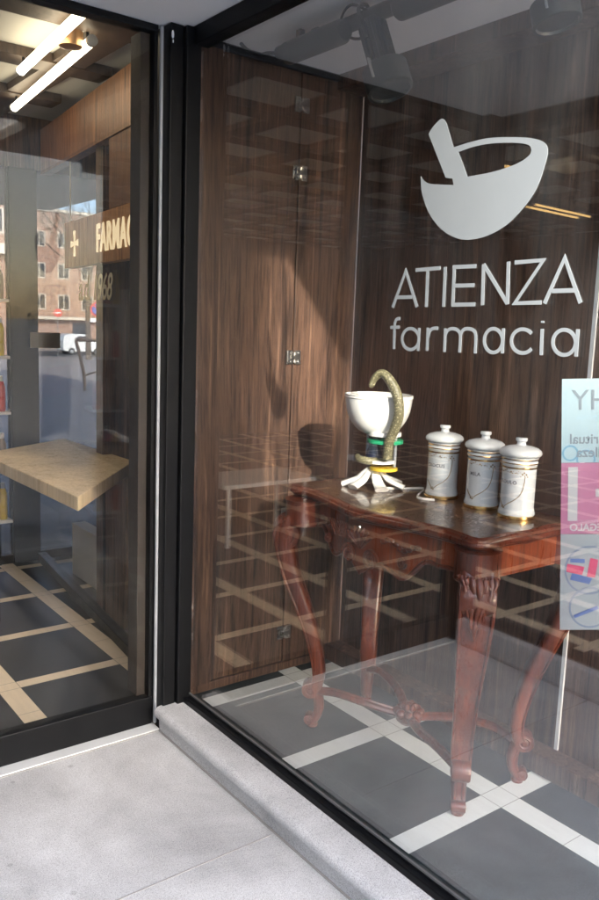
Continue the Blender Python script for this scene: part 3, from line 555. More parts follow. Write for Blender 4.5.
# ================================================================== DISPLAY CABINET WALLS
lw = thing('hinged_cabinet', 'dark walnut cabinet doors with steel hinges forming the left side of the display', 'cabinet', (1.8, 2.48, .09))
build('plinth', MB().box(1.412, 2.13, 2.462, 2.53, .092, .125), M['wall_wood'], lw, bevel=.002)
build('door_panel', MB().box(1.412, 1.50, 2.452, 2.53, .127, 2.365), M['wall_wood'], lw, bevel=.0015)
build('door_panel', MB().box(1.503, 1.838, 2.470, 2.53, .127, 2.365), M['wall_wood'], lw, bevel=.0015)
build('door_panel', MB().box(1.842, 2.132, 2.466, 2.53, .127, 2.365), M['wall_wood'], lw, bevel=.0015)
build('top_trim', MB().box(1.412, 2.0, 2.449, 2.466, 2.345, 2.368), M['spot_d'], lw, bevel=.001)
def hinge(z):
    x = 1.84; y = 2.466
    mb = MB().box(x - .030, x - .006, y - .006, y, z - .026, z + .026).box(x + .006, x + .030, y - .010, y - .004, z - .026, z + .026)
    for dx in (-.018, .018):
        for dz in (-.016, .016): mb.lathe([(0, 0), (.0045, 0), (.0045, .004), (0, .005)], (x + dx, y - .012, z + dz), 10, Matrix.Rotation(R(90), 3, 'X'))
    mb.tube([(x, y - .008, z - .02), (x, y - .008, z + .02)], .006, 10).obox((x - .02, y - .012, z), (x + .022, y - .012, z), .008, .016)
    build('hinge', mb, M['steel'], lw, bevel=.0008)
for z in (2.235, 2.0, 1.333, .73, .25): hinge(z)
bw = thing('display_wall', 'dark walnut rear wall of the display with slim white strip', 'wall', (2.13, 1.3, .09))
ys = [2.464, 1.394, .80, .16]
for i in range(3): build('back_panel', MB().box(2.133, 2.16, ys[i + 1] + .0015, ys[i] - .0015, .092, 2.5), M['wall_wood'], bw, bevel=.0015)
build('plinth', MB().box(2.055, 2.1325, .16, 2.4615, .092, .158), M['wall_wood'], bw, bevel=.004)
build('top_board', MB().box(2.0, 2.1325, .16, 2.4645, 2.318, 2.5), M['wall_wood'], bw, bevel=.003)
build('white_strip', MB().box(2.1245, 2.132, 1.384, 1.396, .16, 2.316), plain('strip_white', (.75, .78, .78), .4), bw)

# ================================================================== TRACK LAMPS
tr = thing('track_rail', 'dark round lighting track along the display ceiling', 'track', (1.6, 1.9, CZ))
build('rail', MB().tube([(1.62, 2.30, 2.325), (1.62, .9, 2.325)], .022, 18), M['spot_d'], tr, smooth=True)
build('bracket', MB().box(1.61, 1.63, 2.18, 2.20, 2.34, CZ), M['spot_d'], tr)
build('bracket', MB().box(1.61, 1.63, 1.2, 1.22, 2.34, CZ), M['spot_d'], tr)
build('cable', MB().tube(sm([(1.62, 2.30, 2.325), (1.60, 2.335, 2.33), (1.575, 2.36, 2.325), (1.56, 2.40, 2.345), (1.545, 2.42, 2.368)]), .006, 8), M['spot_d'], tr, smooth=True)
def spotlamp(c, top, label, size=1.):
    c = Vector(c); top = Vector(top); d = (c - top).normalized()      # pointing direction
    t = thing('spot_lamp', label, 'lamp', tuple(top), 'track spot lamps above the display')
    q = d.to_track_quat('Z', 'Y').to_matrix()
    s = size; L = (c - top).length
    body = MB().lathe([(0, 0), (.026 * s, 0), (.030 * s, .01), (.031 * s, L * .62), (.026 * s, L * .64)], top, 24, q)
    for k in range(16):
        a = 2 * pi * k / 16; r0, r1 = .029 * s, .037 * s
        body.obox(top + q @ Vector((.033 * s * math.cos(a), .033 * s * math.sin(a), .015)), top + q @ Vector((.033 * s * math.cos(a), .033 * s * math.sin(a), L * .6)), .004, .011, up=q @ Vector((math.cos(a), math.sin(a), 0)))
    build('body', body, M['spot'], t, smooth=True, ang=30)
    build('reflector_ring', MB().lathe([(.030 * s, L * .64), (.056 * s, L * .655), (.060 * s, L * .68), (.060 * s, L * .99), (.056 * s, L), (.052 * s, L), (.050 * s, L * .96), (0, L * .95)], top, 32, q), M['spot'], t, smooth=True)
    for sgn in (-1, 1):
        build('shutter_clip', MB().obox(top + q @ Vector((.062 * s * sgn, 0, L * .62)), top + q @ Vector((.062 * s * sgn, .0, L * .88)), .012, .004), M['alu'], t)
    br = MB().tube(sm([top + q @ Vector((-.04 * s, 0, L * .3)), top + q @ Vector((-.045 * s, 0, -.02)), top + q @ Vector((0, 0, -.05)), (1.62, top.y + .02, 2.325)]), .006, 8)
    build('bracket', br, M['spot_d'], t, smooth=True)
    build('wire', MB().tube(sm([top + q @ Vector((.01, .02, 0)), top + Vector((-.03, .05, .05)), top + Vector((-.02, .11, .02)), top + Vector((0, .07, -.03)), top + q @ Vector((.02, .03, .04))]), .004, 6), M['black'], t, smooth=True)
    return t
spotlamp((1.625, 1.765, 2.105), (1.61, 1.845, 2.305), 'ribbed grey spot lamp pointing down above the pestle logo', 1.08)
spotlamp((1.64, 1.235, 2.150), (1.63, 1.27, 2.30), 'grey spot lamp at the upper right of the window', .92)
dc = thing('driver_box', 'dark cylindrical lamp driver lying along the track', 'lamp driver', (1.6, 2.07, 2.29))
build('body', MB().tube([(1.575, 2.20, 2.290), (1.575, 2.19, 2.290), (1.575, 1.93, 2.290), (1.575, 1.915, 2.290)], [.026, .034, .034, .026], 22), M['spot'], dc, smooth=True)
build('clamp', MB().box(1.57, 1.62, 2.04, 2.07, 2.29, 2.33), M['spot_d'], dc)
dc2 = thing('driver_box', 'second dark lamp driver cut off by the top of the photo', 'lamp driver', (1.6, 1.6, 2.29))
build('body', MB().tube([(1.575, 1.70, 2.292), (1.575, 1.69, 2.292), (1.575, 1.50, 2.292), (1.575, 1.49, 2.292)], [.026, .034, .034, .026], 22), M['spot'], dc2, smooth=True)
build('clamp', MB().box(1.57, 1.62, 1.58, 1.61, 2.29, 2.33), M['spot_d'], dc2)
# ================================================================== CONSOLE TABLE
FZ = .09; TX, TY = 1.83, 1.76
tb = thing('console_table', 'carved red mahogany console table with scrolled legs in the display window', 'table', (TX, TY, FZ))
ctrl = [(1.603, 1.355), (1.612, 1.46), (1.590, 1.60), (1.556, 1.76), (1.590, 1.92), (1.614, 2.05), (1.610, 2.145), (1.645, 2.185),
        (1.74, 2.180), (1.83, 2.190), (1.93, 2.180), (2.02, 2.185), (2.055, 2.15), (2.058, 1.95), (2.058, 1.56), (2.055, 1.355), (2.02, 1.318),
        (1.93, 1.322), (1.83, 1.312), (1.74, 1.322), (1.640, 1.316)]
n_ = len(ctrl); outl = []
for i in range(n_):
    a, b, c, d = [Vector((*ctrl[(i + k) % n_], 0)) for k in (-1, 0, 1, 2)]
    for k in range(8):
        t = k / 8; outl.append(.5 * (2 * b + (c - a) * t + (2 * a - 5 * b + 4 * c - d) * t * t + (-a + 3 * b - 3 * c + d) * t ** 3))
def ring(inset, z):
    N = len(outl); out = []
    for i, p in enumerate(outl):
        t = (outl[(i + 1) % N] - outl[i - 1]).normalized(); nrm = Vector((t.y, -t.x, 0))
        c = Vector((TX, TY, 0)) - p
        if nrm.dot(c) < 0: nrm = -nrm
        q = p + nrm * inset; out.append(Vector((q.x, q.y, z)))
    return out
build('table_top', MB().loft([ring(.024, .884), ring(.018, .888), ring(.017, .892), ring(.006, .895), ring(.001, .900), ring(0, .906), ring(.002, .911), ring(.008, .913), ring(.010, .917), ring(.014, .920)]), M['mahog'], tb, smooth=True, ang=40)
vn = build('veneer', MB().loft([ring(.030, .9195), ring(.030, .9208)]), M['mahog_top'], tb)
# aprons
def plate(pts, z1, bottoms, th, inward):
    mb = MB(); N = len(pts); v = []
    for p, zb in zip(pts, bottoms):
        q = p + Vector((inward.x, inward.y, 0)) * th
        v += [(p.x, p.y, z1), (p.x, p.y, zb), (q.x, q.y, zb), (q.x, q.y, z1)]
    f = []
    for i in range(N - 1):
        for k in range(4): f.append((i * 4 + k, i * 4 + (k + 1) % 4, i * 4 + 4 + (k + 1) % 4, i * 4 + 4 + k))
    f += [(0, 1, 2, 3), (N * 4 - 4, N * 4 - 3, N * 4 - 2, N * 4 - 1)]
    return mb.add(v, f)
rr = ring(.034, 0)
fr = sm([Vector((x + .034, y, 0)) for x, y in [(1.612, 1.41), (1.614, 1.47), (1.590, 1.60), (1.562, 1.76), (1.590, 1.92), (1.614, 2.05), (1.612, 2.11)]], 10)
def drop(y):
    t = abs(y - 1.76) / .35
    if t < .36: return .735 + .030 * abs(math.sin(t / .36 * pi * 1.0)) * 1 - .012 * math.cos(t / .36 * pi)
    if t < .75: return .747 + (.805 - .747) * (.5 - .5 * math.cos((t - .36) / .39 * pi)) - .012 * math.sin((t - .36) / .39 * pi * 2)
    return .805 + .004 * math.sin((t - .75) / .25 * pi)
bots = [drop(p.y) for p in fr]
ap = build('apron', plate(fr, .885, bots, .022, Vector((1, 0, 0))), M['mahog_h'], tb, smooth=True, label='carved scalloped front apron')
bead = MB().tube([Vector((p.x - .002, p.y, z)) for p, z in zip(fr, bots)], .007, 8)
for sg in (-1, 1):
    cy = 1.76 + sg * .045; spiral = []
    for k in range(44):
        a = k / 43 * 2.6 * 2 * pi; r = .030 * (1 - k / 50)
        spiral.append(Vector((1.588, cy + sg * (.004) + sg * r * math.cos(a), .775 + r * math.sin(a))))
    bead.tube(spiral, [.0065 - .00009 * k for k in range(44)], 6)
    sp2 = []
    for k in range(30):
        a = k / 29 * 1.8 * 2 * pi; r = .017 * (1 - k / 36)
        sp2.append(Vector((1.603, 1.76 + sg * .165 + sg * r * math.cos(a), .795 - r * math.sin(a))))
    bead.tube(sp2, .0045, 6)
    for k in range(9):
        y = 1.76 + sg * (.085 + k * .016); bead.ball((1.594 + abs(y - 1.76) * .10, y, .838 + .01 * math.sin(k)), .012, 6, (.5, 1, .65))
for k in range(7):      # shell ribs at the centre
    a = (k - 3) * .30; bead.tube([(1.592, 1.76, .80), (1.578, 1.76 + math.sin(a) * .05, .80 + math.cos(a) * .052), (1.585, 1.76 + math.sin(a) * .068, .80 + math.cos(a) * .068)], [.005, .0075, .004], 6)
for i in range(8):      # lattice carving
    for sg in (-1, 1):
        y = 1.80 + i * .012; bead.tube([(1.594, y, .815), (1.594, y + sg * .03, .862)], .0022, 5)
build('carving', bead, M['mahog'], ap, smooth=True)
build('apron', MB().box(1.70, 2.00, 1.345, 1.367, .800, .885), M['mahog_h'], tb, bevel=.004, label='plain right side apron')
build('apron', MB().box(1.70, 2.00, 2.132, 2.154, .800, .885), M['mahog_h'], tb, bevel=.004)
build('apron', MB().box(2.00, 2.022, 1.42, 2.10, .800, .885), M['mahog_h'], tb, bevel=.004)
def leg(fx, fy, sx, sy):
    o = Vector((sx, sy, 0)).normalized(); sd = Vector((-o.y, o.x, 0)); b = Vector((fx, fy, 0))
    def P(r, z, s=0): return b + o * r + sd * s + Vector((0, 0, z))
    L = [(.095, .825, .046, .034), (.116, .785, .049, .036), (.121, .73, .048, .034), (.110, .67, .045, .031), (.088, .60, .042, .028), (.056, .52, .038, .026), (.024, .43, .034, .024), (.002, .345, .031, .0215), (-.007, .285, .031, .0205), (-.002, .245, .029, .020), (.008, .225, .026, .019)]
    def front(z):
        for (r0, z0, _, h0), (r1, z1, _, h1) in zip(L[:-1], L[1:]):
            if z1 <= z <= z0: t = (z0 - z) / (z0 - z1); sl_ = (r0 - r1) / (z0 - z1); return r0 + (r1 - r0) * t + (h0 + (h1 - h0) * t) * math.sqrt(1 + sl_ * sl_) * .90
        return L[0][0] + L[0][3]
    cs = sm([Vector((r, z, 0)) for r, z, _, _ in L], 6); rs = lerp_list([(a, c) for _, _, a, c in L], 6)
    mb = MB(); n = 24; v = []; f = []
    for i, (c, (hs, hr)) in enumerate(zip(cs, rs)):
        t = (cs[min(i + 1, len(cs) - 1)] - cs[max(i - 1, 0)]).normalized(); nr = Vector((-t.y, t.x, 0))
        if nr.x < 0: nr = -nr
        for k in range(n):
            g = 2 * pi * k / n; ca, sa = math.cos(g), math.sin(g)
            ex = .62; u = math.copysign(abs(ca) ** ex, ca) * hs; w = math.copysign(abs(sa) ** ex, sa) * hr
            if sa > 0: w *= .80 + .24 * abs(u / hs) ** 4          # hollowed front face with raised edges
            q = c + nr * w; v.append(P(q.x, q.y, u))
    for i in range(len(cs) - 1):
        for k in range(n): f.append((i * n + k, i * n + (k + 1) % n, (i + 1) * n + (k + 1) % n, (i + 1) * n + k))
    f.append(tuple(range(n))); f.append(tuple((len(cs) - 1) * n + k for k in range(n)))
    mb.add(v, f)
    for s_ in (-1, 1):    # edge beads
        mb.tube([P(c.x + hr * .86, c.y, s_ * hs * .88) for c, (hs, hr) in zip(cs, rs)], [max(.0035, hs * .12) for hs, _ in [(h[0], 0) for h in rs]], 6)
    rot = Matrix((o, Vector((0, 0, 1)), -sd)).transposed()     # local z -> side axis
    def scroll(r, z, rad, w):
        pr = [(0, -w), (rad * .22, -w), (rad * .30, -w * .88), (rad * .42, -w * .84), (rad * .55, -w * .95), (rad * .68, -w * .86), (rad * .92, -w * .9), (rad, -w * .75)]
        pr = pr + [(a, -c) for a, c in pr[::-1]]
        mb.lathe(pr, P(r, z), 28, rot)
    scroll(.118, .768, .047, .050); scroll(.020, .226, .030, .029); scroll(.022, .118, .017, .022)
    ft = [(.010, .232, .026, .020), (-.006, .20, .025, .018), (-.013, .165, .023, .0155), (-.008, .135, .021, .0145), (.006, .112, .020, .014), (.018, .102, .019, .012)]
    mb.tube(sm([P(r, z) for r, z, _, _ in ft], 5), lerp_list([(a, c) for _, _, a, c in ft], 5), 14, side=sd)
    for s_ in (-1, 1): mb.tube(sm([P(r + .014, z, s_ * .012) for r, z, _, _ in ft], 5), .0045, 6)
    mb.lathe([(.0, .0905), (.018, .0905), (.020, .098), (.012, .106)], P(.010, 0), 14)
    # corner block joining leg and top
    mb.lathe([(.058, .800), (.062, .806), (.060, .812), (.060, .880), (.064, .886)], P(.068, 0), 28)
    lo = build('leg', mb, M['mahog'], tb, smooth=True, ang=45)
    cv = MB()             # acanthus carving on the knee
    for k, (s0, ln_, wd) in enumerate([(0, .165, .011), (-.016, .14, .009), (.016, .14, .009), (-.032, .105, .009), (.032, .105, .009), (-.044, .06, .007), (.044, .06, .007)]):
        pts = []
        for j in range(10):
            t = j / 9; z = .822 - t * ln_; rr_ = .150 - .0 * t
            r0 = .129 + .030 * math.sin(min(1, (.83 - z) / .10) * pi / 2) - max(0, .74 - z) * .34
            pts.append(P(front(z) + .006 - abs(s0) * .05 + .003 * math.sin(t * 9 + k), z, s0 * (1 - .45 * t) + .004 * math.sin(t * 6)))
        cv.tube(pts, [1.15 * wd * (1 - .75 * (j / 9)) * (.8 + .35 * math.sin(j * 1.9)) + .0015 for j in range(10)], 7)
    for j in range(13):
        cv.ball(P(.118 + .014 * math.cos((j - 6) / 6 * 1.3), .823, (j - 6) * .0085), .0052, 6)
    for j, (s_, z, q) in enumerate([(-.022, .775, .012), (.022, .775, .012), (-.014, .745, .010), (.014, .745, .010), (-.028, .80, .009), (.028, .80, .009), (0, .70, .009)]):
        cv.ball(P(front(z) + .006 - abs(s_) * .08, z, s_), q, 8, (.7, .7, 1.25))
    build('carving', cv, M['mahog'], lo, smooth=True, ang=60)
    return P
Ps = [leg(1.700, 1.412, -1, -1), leg(1.67, 2.035, -1, 1), leg(1.970, 1.425, 1, -1), leg(1.945, 2.08, 1, 1)]
cc = Vector((1.825, 1.745, .205))
for i, P_ in enumerate(Ps):
    a = P_(.0, .215); d = cc - a; sidev = Vector((-d.y, d.x, 0)).normalized() * (.020 if i in (0, 3) else -.020)
    pts = sm([a, a + d * .25 + Vector((0, 0, .022)) + sidev, a + d * .6 + Vector((0, 0, .018)) + sidev * 1.3, cc + d.normalized() * -.01], 7)
    N = len(pts); s_ = build('stretcher', MB().tube(pts, [(.016, .012)] * N, 12).tube([p + Vector((0, 0, .012)) for p in pts], .005, 6), M['mahog'], tb, smooth=True)
ro = MB().lathe([(0, .182), (.030, .184), (.042, .196), (.044, .208), (.034, .218), (.026, .228), (.022, .242), (.010, .252), (0, .254)], (cc.x, cc.y, 0), 24)
for k in range(8):
    a = 2 * pi * k / 8; ro.ball((cc.x + .036 * math.cos(a), cc.y + .036 * math.sin(a), .222), .016, 8, (1, 1, .9))
for k in range(6):
    a = 2 * pi * k / 6 + .3; ro.ball((cc.x + .018 * math.cos(a), cc.y + .018 * math.sin(a), .240), .011, 8, (1, 1, 1.3))
build('stretcher_rosette', ro, M['mahog'], tb, smooth=True)

# ================================================================== APOTHECARY JARS
def jar(cx, cy, word, rot_, label, first=None):
    z0 = .9212; t = thing('apothecary_jar', label, 'jar', (cx, cy, z0), 'white apothecary jars on the table')
    c = (cx, cy, z0)
    bd = build('body', MB().lathe([(0, .001), (.050, .001), (.052, .008), (.0535, .016), (.0505, .024), (.049, .034), (.049, .146), (.0495, .156), (.052, .160), (.052, .165), (.0495, .169), (.0525, .172), (.0525, .177), (.050, .180)], c, 48), M['porcelain'], t, smooth=True, ang=60)
    build('gold_band', MB().lathe([(.050, 0), (.0545, .0), (.0555, .004), (.0545, .010), (.052, .011)], c, 48), M['gold'], bd, smooth=True)
    build('gold_band', MB().lathe([(.0500, .1475), (.0506, .150), (.0502, .1525)], c, 48).lathe([(.0518, .1605), (.0528, .1625), (.0518, .1648)], c, 48), M['gold'], bd, smooth=True)
    build('gold_band', MB().lathe([(.0522, .1722), (.0534, .1745), (.0522, .1768)], c, 48), M['gold'], bd, smooth=True)
    lid = build('lid', MB().lathe([(.050, .180), (.057, .182), (.0605, .187), (.0610, .192), (.058, .199), (.048, .206), (.030, .211), (.014, .213), (.0125, .217)], c, 48), M['porcelain'], t, smooth=True, ang=60)
    build('knob', MB().lathe([(.0125, .215), (.0125, .222), (.0165, .225), (.0170, .231), (.0155, .234), (.0, .2345)], c, 28), M['porcelain'], lid, smooth=True)
    cam_a = math.atan2(-cy, -cx) + rot_
    def jp(x, y, off=.0004):
        s = max(-.98, min(.98, (x - 165) / 115)); a = cam_a + math.asin(s); z = .150 - (y - 235) / 310 * .128
        return Vector((cx + (.049 + off) * math.cos(a), cy + (.049 + off) * math.sin(a), z0 + z))
    vb = MB()
    vb.tube([jp(*p) for p in [(q.x, q.y) for q in sm([Vector(p + (0,)) for p in [(232, 290), (228, 340), (222, 380), (205, 425), (170, 462), (130, 490), (108, 512)]], 5)]], .0012, 5)
    vb.tube([jp(*p) for p in [(62, 460), (72, 485), (86, 505), (94, 525)]], .0012, 5)
    for x, y, q in [(90, 518, .0028), (102, 522, .0028), (98, 508, .002), (225, 262, .0026), (238, 275, .0026), (215, 275, .0028), (228, 285, .002), (244, 290, .002), (205, 290, .0016), (80, 265, .0022), (95, 258, .002), (108, 248, .0018), (140, 262, .0026), (150, 270, .0022), (172, 268, .0018), (186, 270, .0014)]:
        vb.ball(jp(x, y), q, 6, (1, 1, .9))
    for k in range(14):
        x = 70 + k * 12; vb.ball(jp(x, 262 + 7 * math.sin(k * 1.7)), .0011, 5)
    build('gold_vine', vb, M['goldink'], bd, smooth=True)
    me = text_mesh(word, .0150, .0, .0004, 'CENTER', spacing=1.1)
    for v_ in me.vertices:
        a = cam_a + math.asin(-.50) + v_.co.x / .0493; z = v_.co.y + .103
        v_.co = Vector((cx + .0494 * math.cos(a), cy + .0494 * math.sin(a), z0 + z))
    link('inscription', me, M['ink'], bd)
    return t
jar(1.938, 1.768, 'CROCUS', 0, 'white apothecary jar with gold bands nearest the snake bowl')
jar(1.939, 1.603, 'MILA', 0, 'white apothecary jar with gold bands in the middle of the three')
jar(1.927, 1.461, 'OROULO', -.25, 'white apothecary jar with gold bands nearest the poster')

# ================================================================== BOWL AND SNAKE SCULPTURE
B0 = Vector((1.857, 1.991, .9212)); RV = Vector((.731, -.682, 0)); FV = Vector((.682, .731, 0))
def Q(px, py, dep=0): return B0 + RV * ((px - 381.5) / 288) + FV * dep + Vector((0, 0, (484 - py) / 290))
bs = thing('pharmacy_sculpture', 'white bowl of Hygieia sculpture with gilt snake on splayed white feet', 'sculpture', tuple(B0))
cb = Q(380, 0); cb.z = 0
zt_ = Q(0, 393).z; zb = Q(0, 432).z; Rb = .114; H = zt_ - zb
prof = []
for k in range(15):
    a = k / 14 * pi / 2; prof.append((.020 + (Rb - .022) * math.sin(a) ** .85, zb + H * .94 * (1 - math.cos(a)) ** .95))
prof += [(Rb - .001, zt_ - .012), (Rb + .001, zt_ - .008), (Rb - .001, zt_ - .006), (Rb + .0005, zt_ - .003), (Rb, zt_), (Rb - .005, zt_), (Rb - .007, zt_ - .02), (Rb * .8, zt_ - .07), (Rb * .4, zb + .012), (0, zb + .01)]
build('bowl', MB().lathe([(0, zb - .004)] + prof, cb, 56), M['bowl'], bs, smooth=True, ang=50)
snk = sm([Q(372, 385, -.10), Q(375, 376, -.105), Q(382, 371, -.115), Q(390, 378, -.125), Q(397, 392, -.13), Q(399, 408, -.125), Q(396, 422, -.11), Q(392, 434, -.095), Q(391, 444, -.085), Q(391, 452, -.08)], 7)
N = len(snk); rad = [.0065 + .0115 * min(1, i / 12) if i > 3 else .0075 + .0012 * i for i in range(N)]
rad = [(.011 if i < 5 else .0115 + .005 * min(1, (i - 5) / 20)) for i in range(N)]; rad[0] = (.005, .004); rad[1] = (.010, .007); rad[2] = (.0135, .009); rad[3] = (.0145, .010); rad[4] = (.0135, .010); rad = [q if isinstance(q, tuple) else (q, q) for q in rad]
sk = build('snake', MB().tube(snk, rad, 14), M['snake'], bs, smooth=True)
for sg in (-1, 1): build('eye', MB().ball(snk[2] + FV * .0 + RV * .001 + Vector((0, 0, .004)) + FV * sg * .011, .0028, 6), M['ink'], sk, smooth=True)
co_ = []
ce = Q(378, 459)
for k in range(40):
    a = -pi * .1 + k / 39 * 1.15 * pi; r = .050
    co_.append(ce + RV * (-.008 - math.cos(a) * .0) + RV * (r * math.cos(pi + a * .9) * .95) + FV * (-math.sin(.3 + a * .9) * .055) + Vector((0, 0, .016 - .012 * k / 39)))
build('tail_coil', MB().tube(co_, [.009 + .004 * math.sin(k / 39 * pi) for k in range(40)], 12), M['snake'], sk, smooth=True)
def disc(cx, cy, dep, r, h, mat, name, par=bs):
    c = Q(cx, cy, dep); return build(name, MB().lathe([(0, -h / 2), (r, -h / 2), (r, h / 2), (0, h / 2)], c, 40), mat, par, smooth=True)
disc(387, 430, -.025, .056, .012, M['bowl'], 'white_plate')
disc(388, 437, -.03, .060, .011, M['green'], 'green_disc')
disc(384, 457, -.02, .050, .010, M['bowl'], 'white_plate')
disc(388, 464, -.030, .046, .009, M['yellow'], 'yellow_disc')
c1 = Q(378, 458, -.01)
build('column', MB().lathe([(.032, -.0), (.026, .03), (.018, .05), (.017, .075), (.022, .085)], c1, 28), M['column'], bs, smooth=True)
build('acrylic_block', MB().obox(Q(375, 449, -.045), Q(375, 438, -.045), .034, .02, up=FV), M['clearp'], bs)
build('support_rod', MB().tube([Q(398, 462, -.03), Q(398, 420, -.03)], .006, 12), M['alu'], bs, smooth=True)
build('support_rod', MB().tube([Q(371, 462, .03), Q(371, 432, .03)], .005, 12), M['alu'], bs, smooth=True)
build('side_spout', MB().obox(Q(352, 456, .0), Q(368, 456, .0), .03, .022), M['clearp'], bs, bevel=.003)
feet = [(352, 482, -.01), (362, 489, -.06), (386, 490, -.075), (405, 484, -.03), (400, 474, .07), (365, 473, .07)]
for fx, fy, dp in feet:
    top_ = Q(378 + (fx - 378) * .18, 466, dp * .2 - .01); e = Q(fx, 484, dp)
    e.z = B0.z + .006
    mid = (top_ + e) / 2 + Vector((0, 0, -.006))
    dirv = (e - top_); dirv.z = 0; sd_ = Vector((-dirv.y, dirv.x, 0)).normalized()
    pts = sm([top_, top_ + (e - top_) * .25 + Vector((0, 0, -.002)), mid, e + Vector((0, 0, .005)), e + dirv.normalized() * .012], 5)
    N = len(pts); build('foot', MB().tube(pts, [(.012 + .014 * i / (N - 1), .0075 + .0025 * i / (N - 1)) for i in range(N)], 12, side=sd_), M['bowl'], bs, smooth=True)
cbm = MB()
pp_ = sm([Q(392, 485, -.03), Q(410, 486, -.02), Q(428, 484, .0) , Vector((1.85, 1.79, .923)), Vector((1.868, 1.73, .923))], 6)
pp_ = [Vector((p.x, p.y, .9235)) for p in pp_]
tag(build('white_cable', MB().tube(pp_, [(.0045, .0018)] * len(pp_), 8, side=(0, 0, 1)).tube(pp_, .0022, 8), M['bowl'], smooth=True), 'thin white cable running across the table top from sculpture to jar', 'cable')

# ================================================================== POSTER
def transl(name, c, alpha=.8):
    m, nt, out = newmat(name)
    df = bsdf(nt, None, c, .55); t = nt.nodes.new('ShaderNodeBsdfTransparent'); tl = nt.nodes.new('ShaderNodeBsdfTranslucent')
    tl.inputs[0].default_value = (*c[:3], 1) if isinstance(c, tuple) else (1, 1, 1, 1)
    if not isinstance(c, tuple): ln(nt, c, tl.inputs[0])
    m1 = nt.nodes.new('ShaderNodeMixShader'); m1.inputs[0].default_value = .3; ln(nt, df.outputs[0], m1.inputs[1]); ln(nt, tl.outputs[0], m1.inputs[2])
    m2 = nt.nodes.new('ShaderNodeMixShader'); m2.inputs[0].default_value = alpha; ln(nt, t.outputs[0], m2.inputs[1]); ln(nt, m1.outputs[0], m2.inputs[2])
    ln(nt, m2.outputs[0], out.inputs['Surface']); return m
PA = Vector((1.450, 1.011, 1.362)); PBt = Vector((1.450, .964, .835)); UV = (PA - PBt).normalized(); U = Vector((.77, -.638, 0)); U = (U - UV * U.dot(UV)).normalized(); PN = U.cross(UV)  # faces the camera
HP = (PA - PBt).length; WP = .30
def pp(u, v, off=0): return PBt + U * u + UV * v + PN * off
def quad(u0, u1, v0, v1, off, th=.0006): return MB().prism([pp(u0, v0, off), pp(u1, v0, off), pp(u1, v1, off), pp(u0, v1, off)], PN * th)
po_ = thing('hanging_poster', 'translucent blue and pink advertising poster with mirrored lettering hung inside the window', 'poster', tuple(PBt))
m, nt, out = newmat('poster_blue'); v = coords(nt); 
bluec = (.35, .48, .53); pinkc = (.46, .18, .31); palec = (.38, .43, .47)
build('top_field', quad(0, WP, .355, HP, 0), transl('poster_sky', bluec), po_)
build('pink_field', quad(0, WP, .205, .3545, 0), transl('poster_pink', pinkc), po_)
build('lower_field', quad(0, WP, 0, .2045, 0), transl('poster_pale', palec, .62), po_)
pw = transl('poster_white', (.50, .53, .53), .9); pk = transl('poster_ink', (.16, .20, .24), .8); pk2 = transl('poster_text_pale', (.62, .50, .60), .6)
def ptext(s, size, u_left, v, mat, bold=.0, name='lettering'):
    "mirrored text whose (mirrored) last character starts at u_left"
    me = text_mesh(s, size, .0, bold); xs = [q.co.x for q in me.vertices]; w = max(xs)
    me.transform(Matrix.Translation((-w, 0, 0))); place_mesh(me, pp(u_left, v, .0016), U, UV, mirror=True); me.flip_normals()
    return link(name, me, mat, po_)
ptext('NATURHY', .060, .019, .465, pk)
ptext('COSMETICA', .012, .030, .445, transl('poster_ink_pale', (.35, .52, .62), .8))
ptext('Tu ritual', .029, .017, .395, pk, .0005)
ptext('de belleza', .029, .030, .367, pk, .0005)
ptext('1+1', .16, .014, .235, pw, .002)
ptext('DE REGALO', .021, .018, .212, pw, .0006)
ptext('EN PRODUCTOS', .010, .018, .228, pk2)
ring_m = transl('poster_ring', (.22, .28, .40), .6)
for (cu_, cv_, r_) in ((.060, .128, .052), (.062, .048, .044), (.155, .085, .05)):
    mb = MB(); n = 48
    for k in range(n):
        a0, a1 = 2 * pi * k / n, 2 * pi * (k + 1) / n
        mb.prism([pp(cu_ + r * math.cos(a), cv_ + r * math.sin(a), .0012) for r, a in ((r_, a0), (r_, a1), (r_ - .004, a1), (r_ - .004, a0))], PN * .0003)
    build('printed_ring', mb, ring_m, po_)
def blob(pts, mat, name): return build(name, MB().prism([pp(u, v, .0012) for u, v in pts], PN * .0003), mat, po_)
bl_r = transl('poster_product_red', (.55, .06, .16), .85); bl_b = transl('poster_product_blue', (.10, .16, .38), .85)
blob([(.012, .125), (.045, .118), (.050, .135), (.014, .142)], bl_r, 'printed_product'); blob([(.055, .115), (.072, .112), (.078, .150), (.062, .154)], bl_r, 'printed_product')
blob([(.020, .108), (.060, .098), (.066, .111), (.024, .122)], bl_b, 'printed_product'); blob([(.02, .145), (.05, .143), (.05, .152), (.02, .153)], bl_b, 'printed_product')
blob([(.03, .025), (.08, .045), (.078, .052), (.028, .032)], bl_b, 'printed_product')
for (cu_, cv_, r_) in ((.018, .375, .017), (.050, .362, .02)):
    mb = MB(); n = 32
    for k in range(n):
        a0, a1 = 2 * pi * k / n, 2 * pi * (k + 1) / n
        mb.prism([pp(max(0.001, cu_ + r * math.cos(a)), max(.356, cv_ + r * math.sin(a)), .0012) for r, a in ((r_, a0), (r_, a1), (r_ - .004, a1), (r_ - .004, a0))], PN * .0003)
    build('printed_ring', mb, transl('poster_ring_blue', (.22, .48, .66), .5), po_)
build('hanging_thread', MB().tube([pp(.08, HP), Vector((1.512, .96, CZ))], .0008, 6), M['alu'], po_)

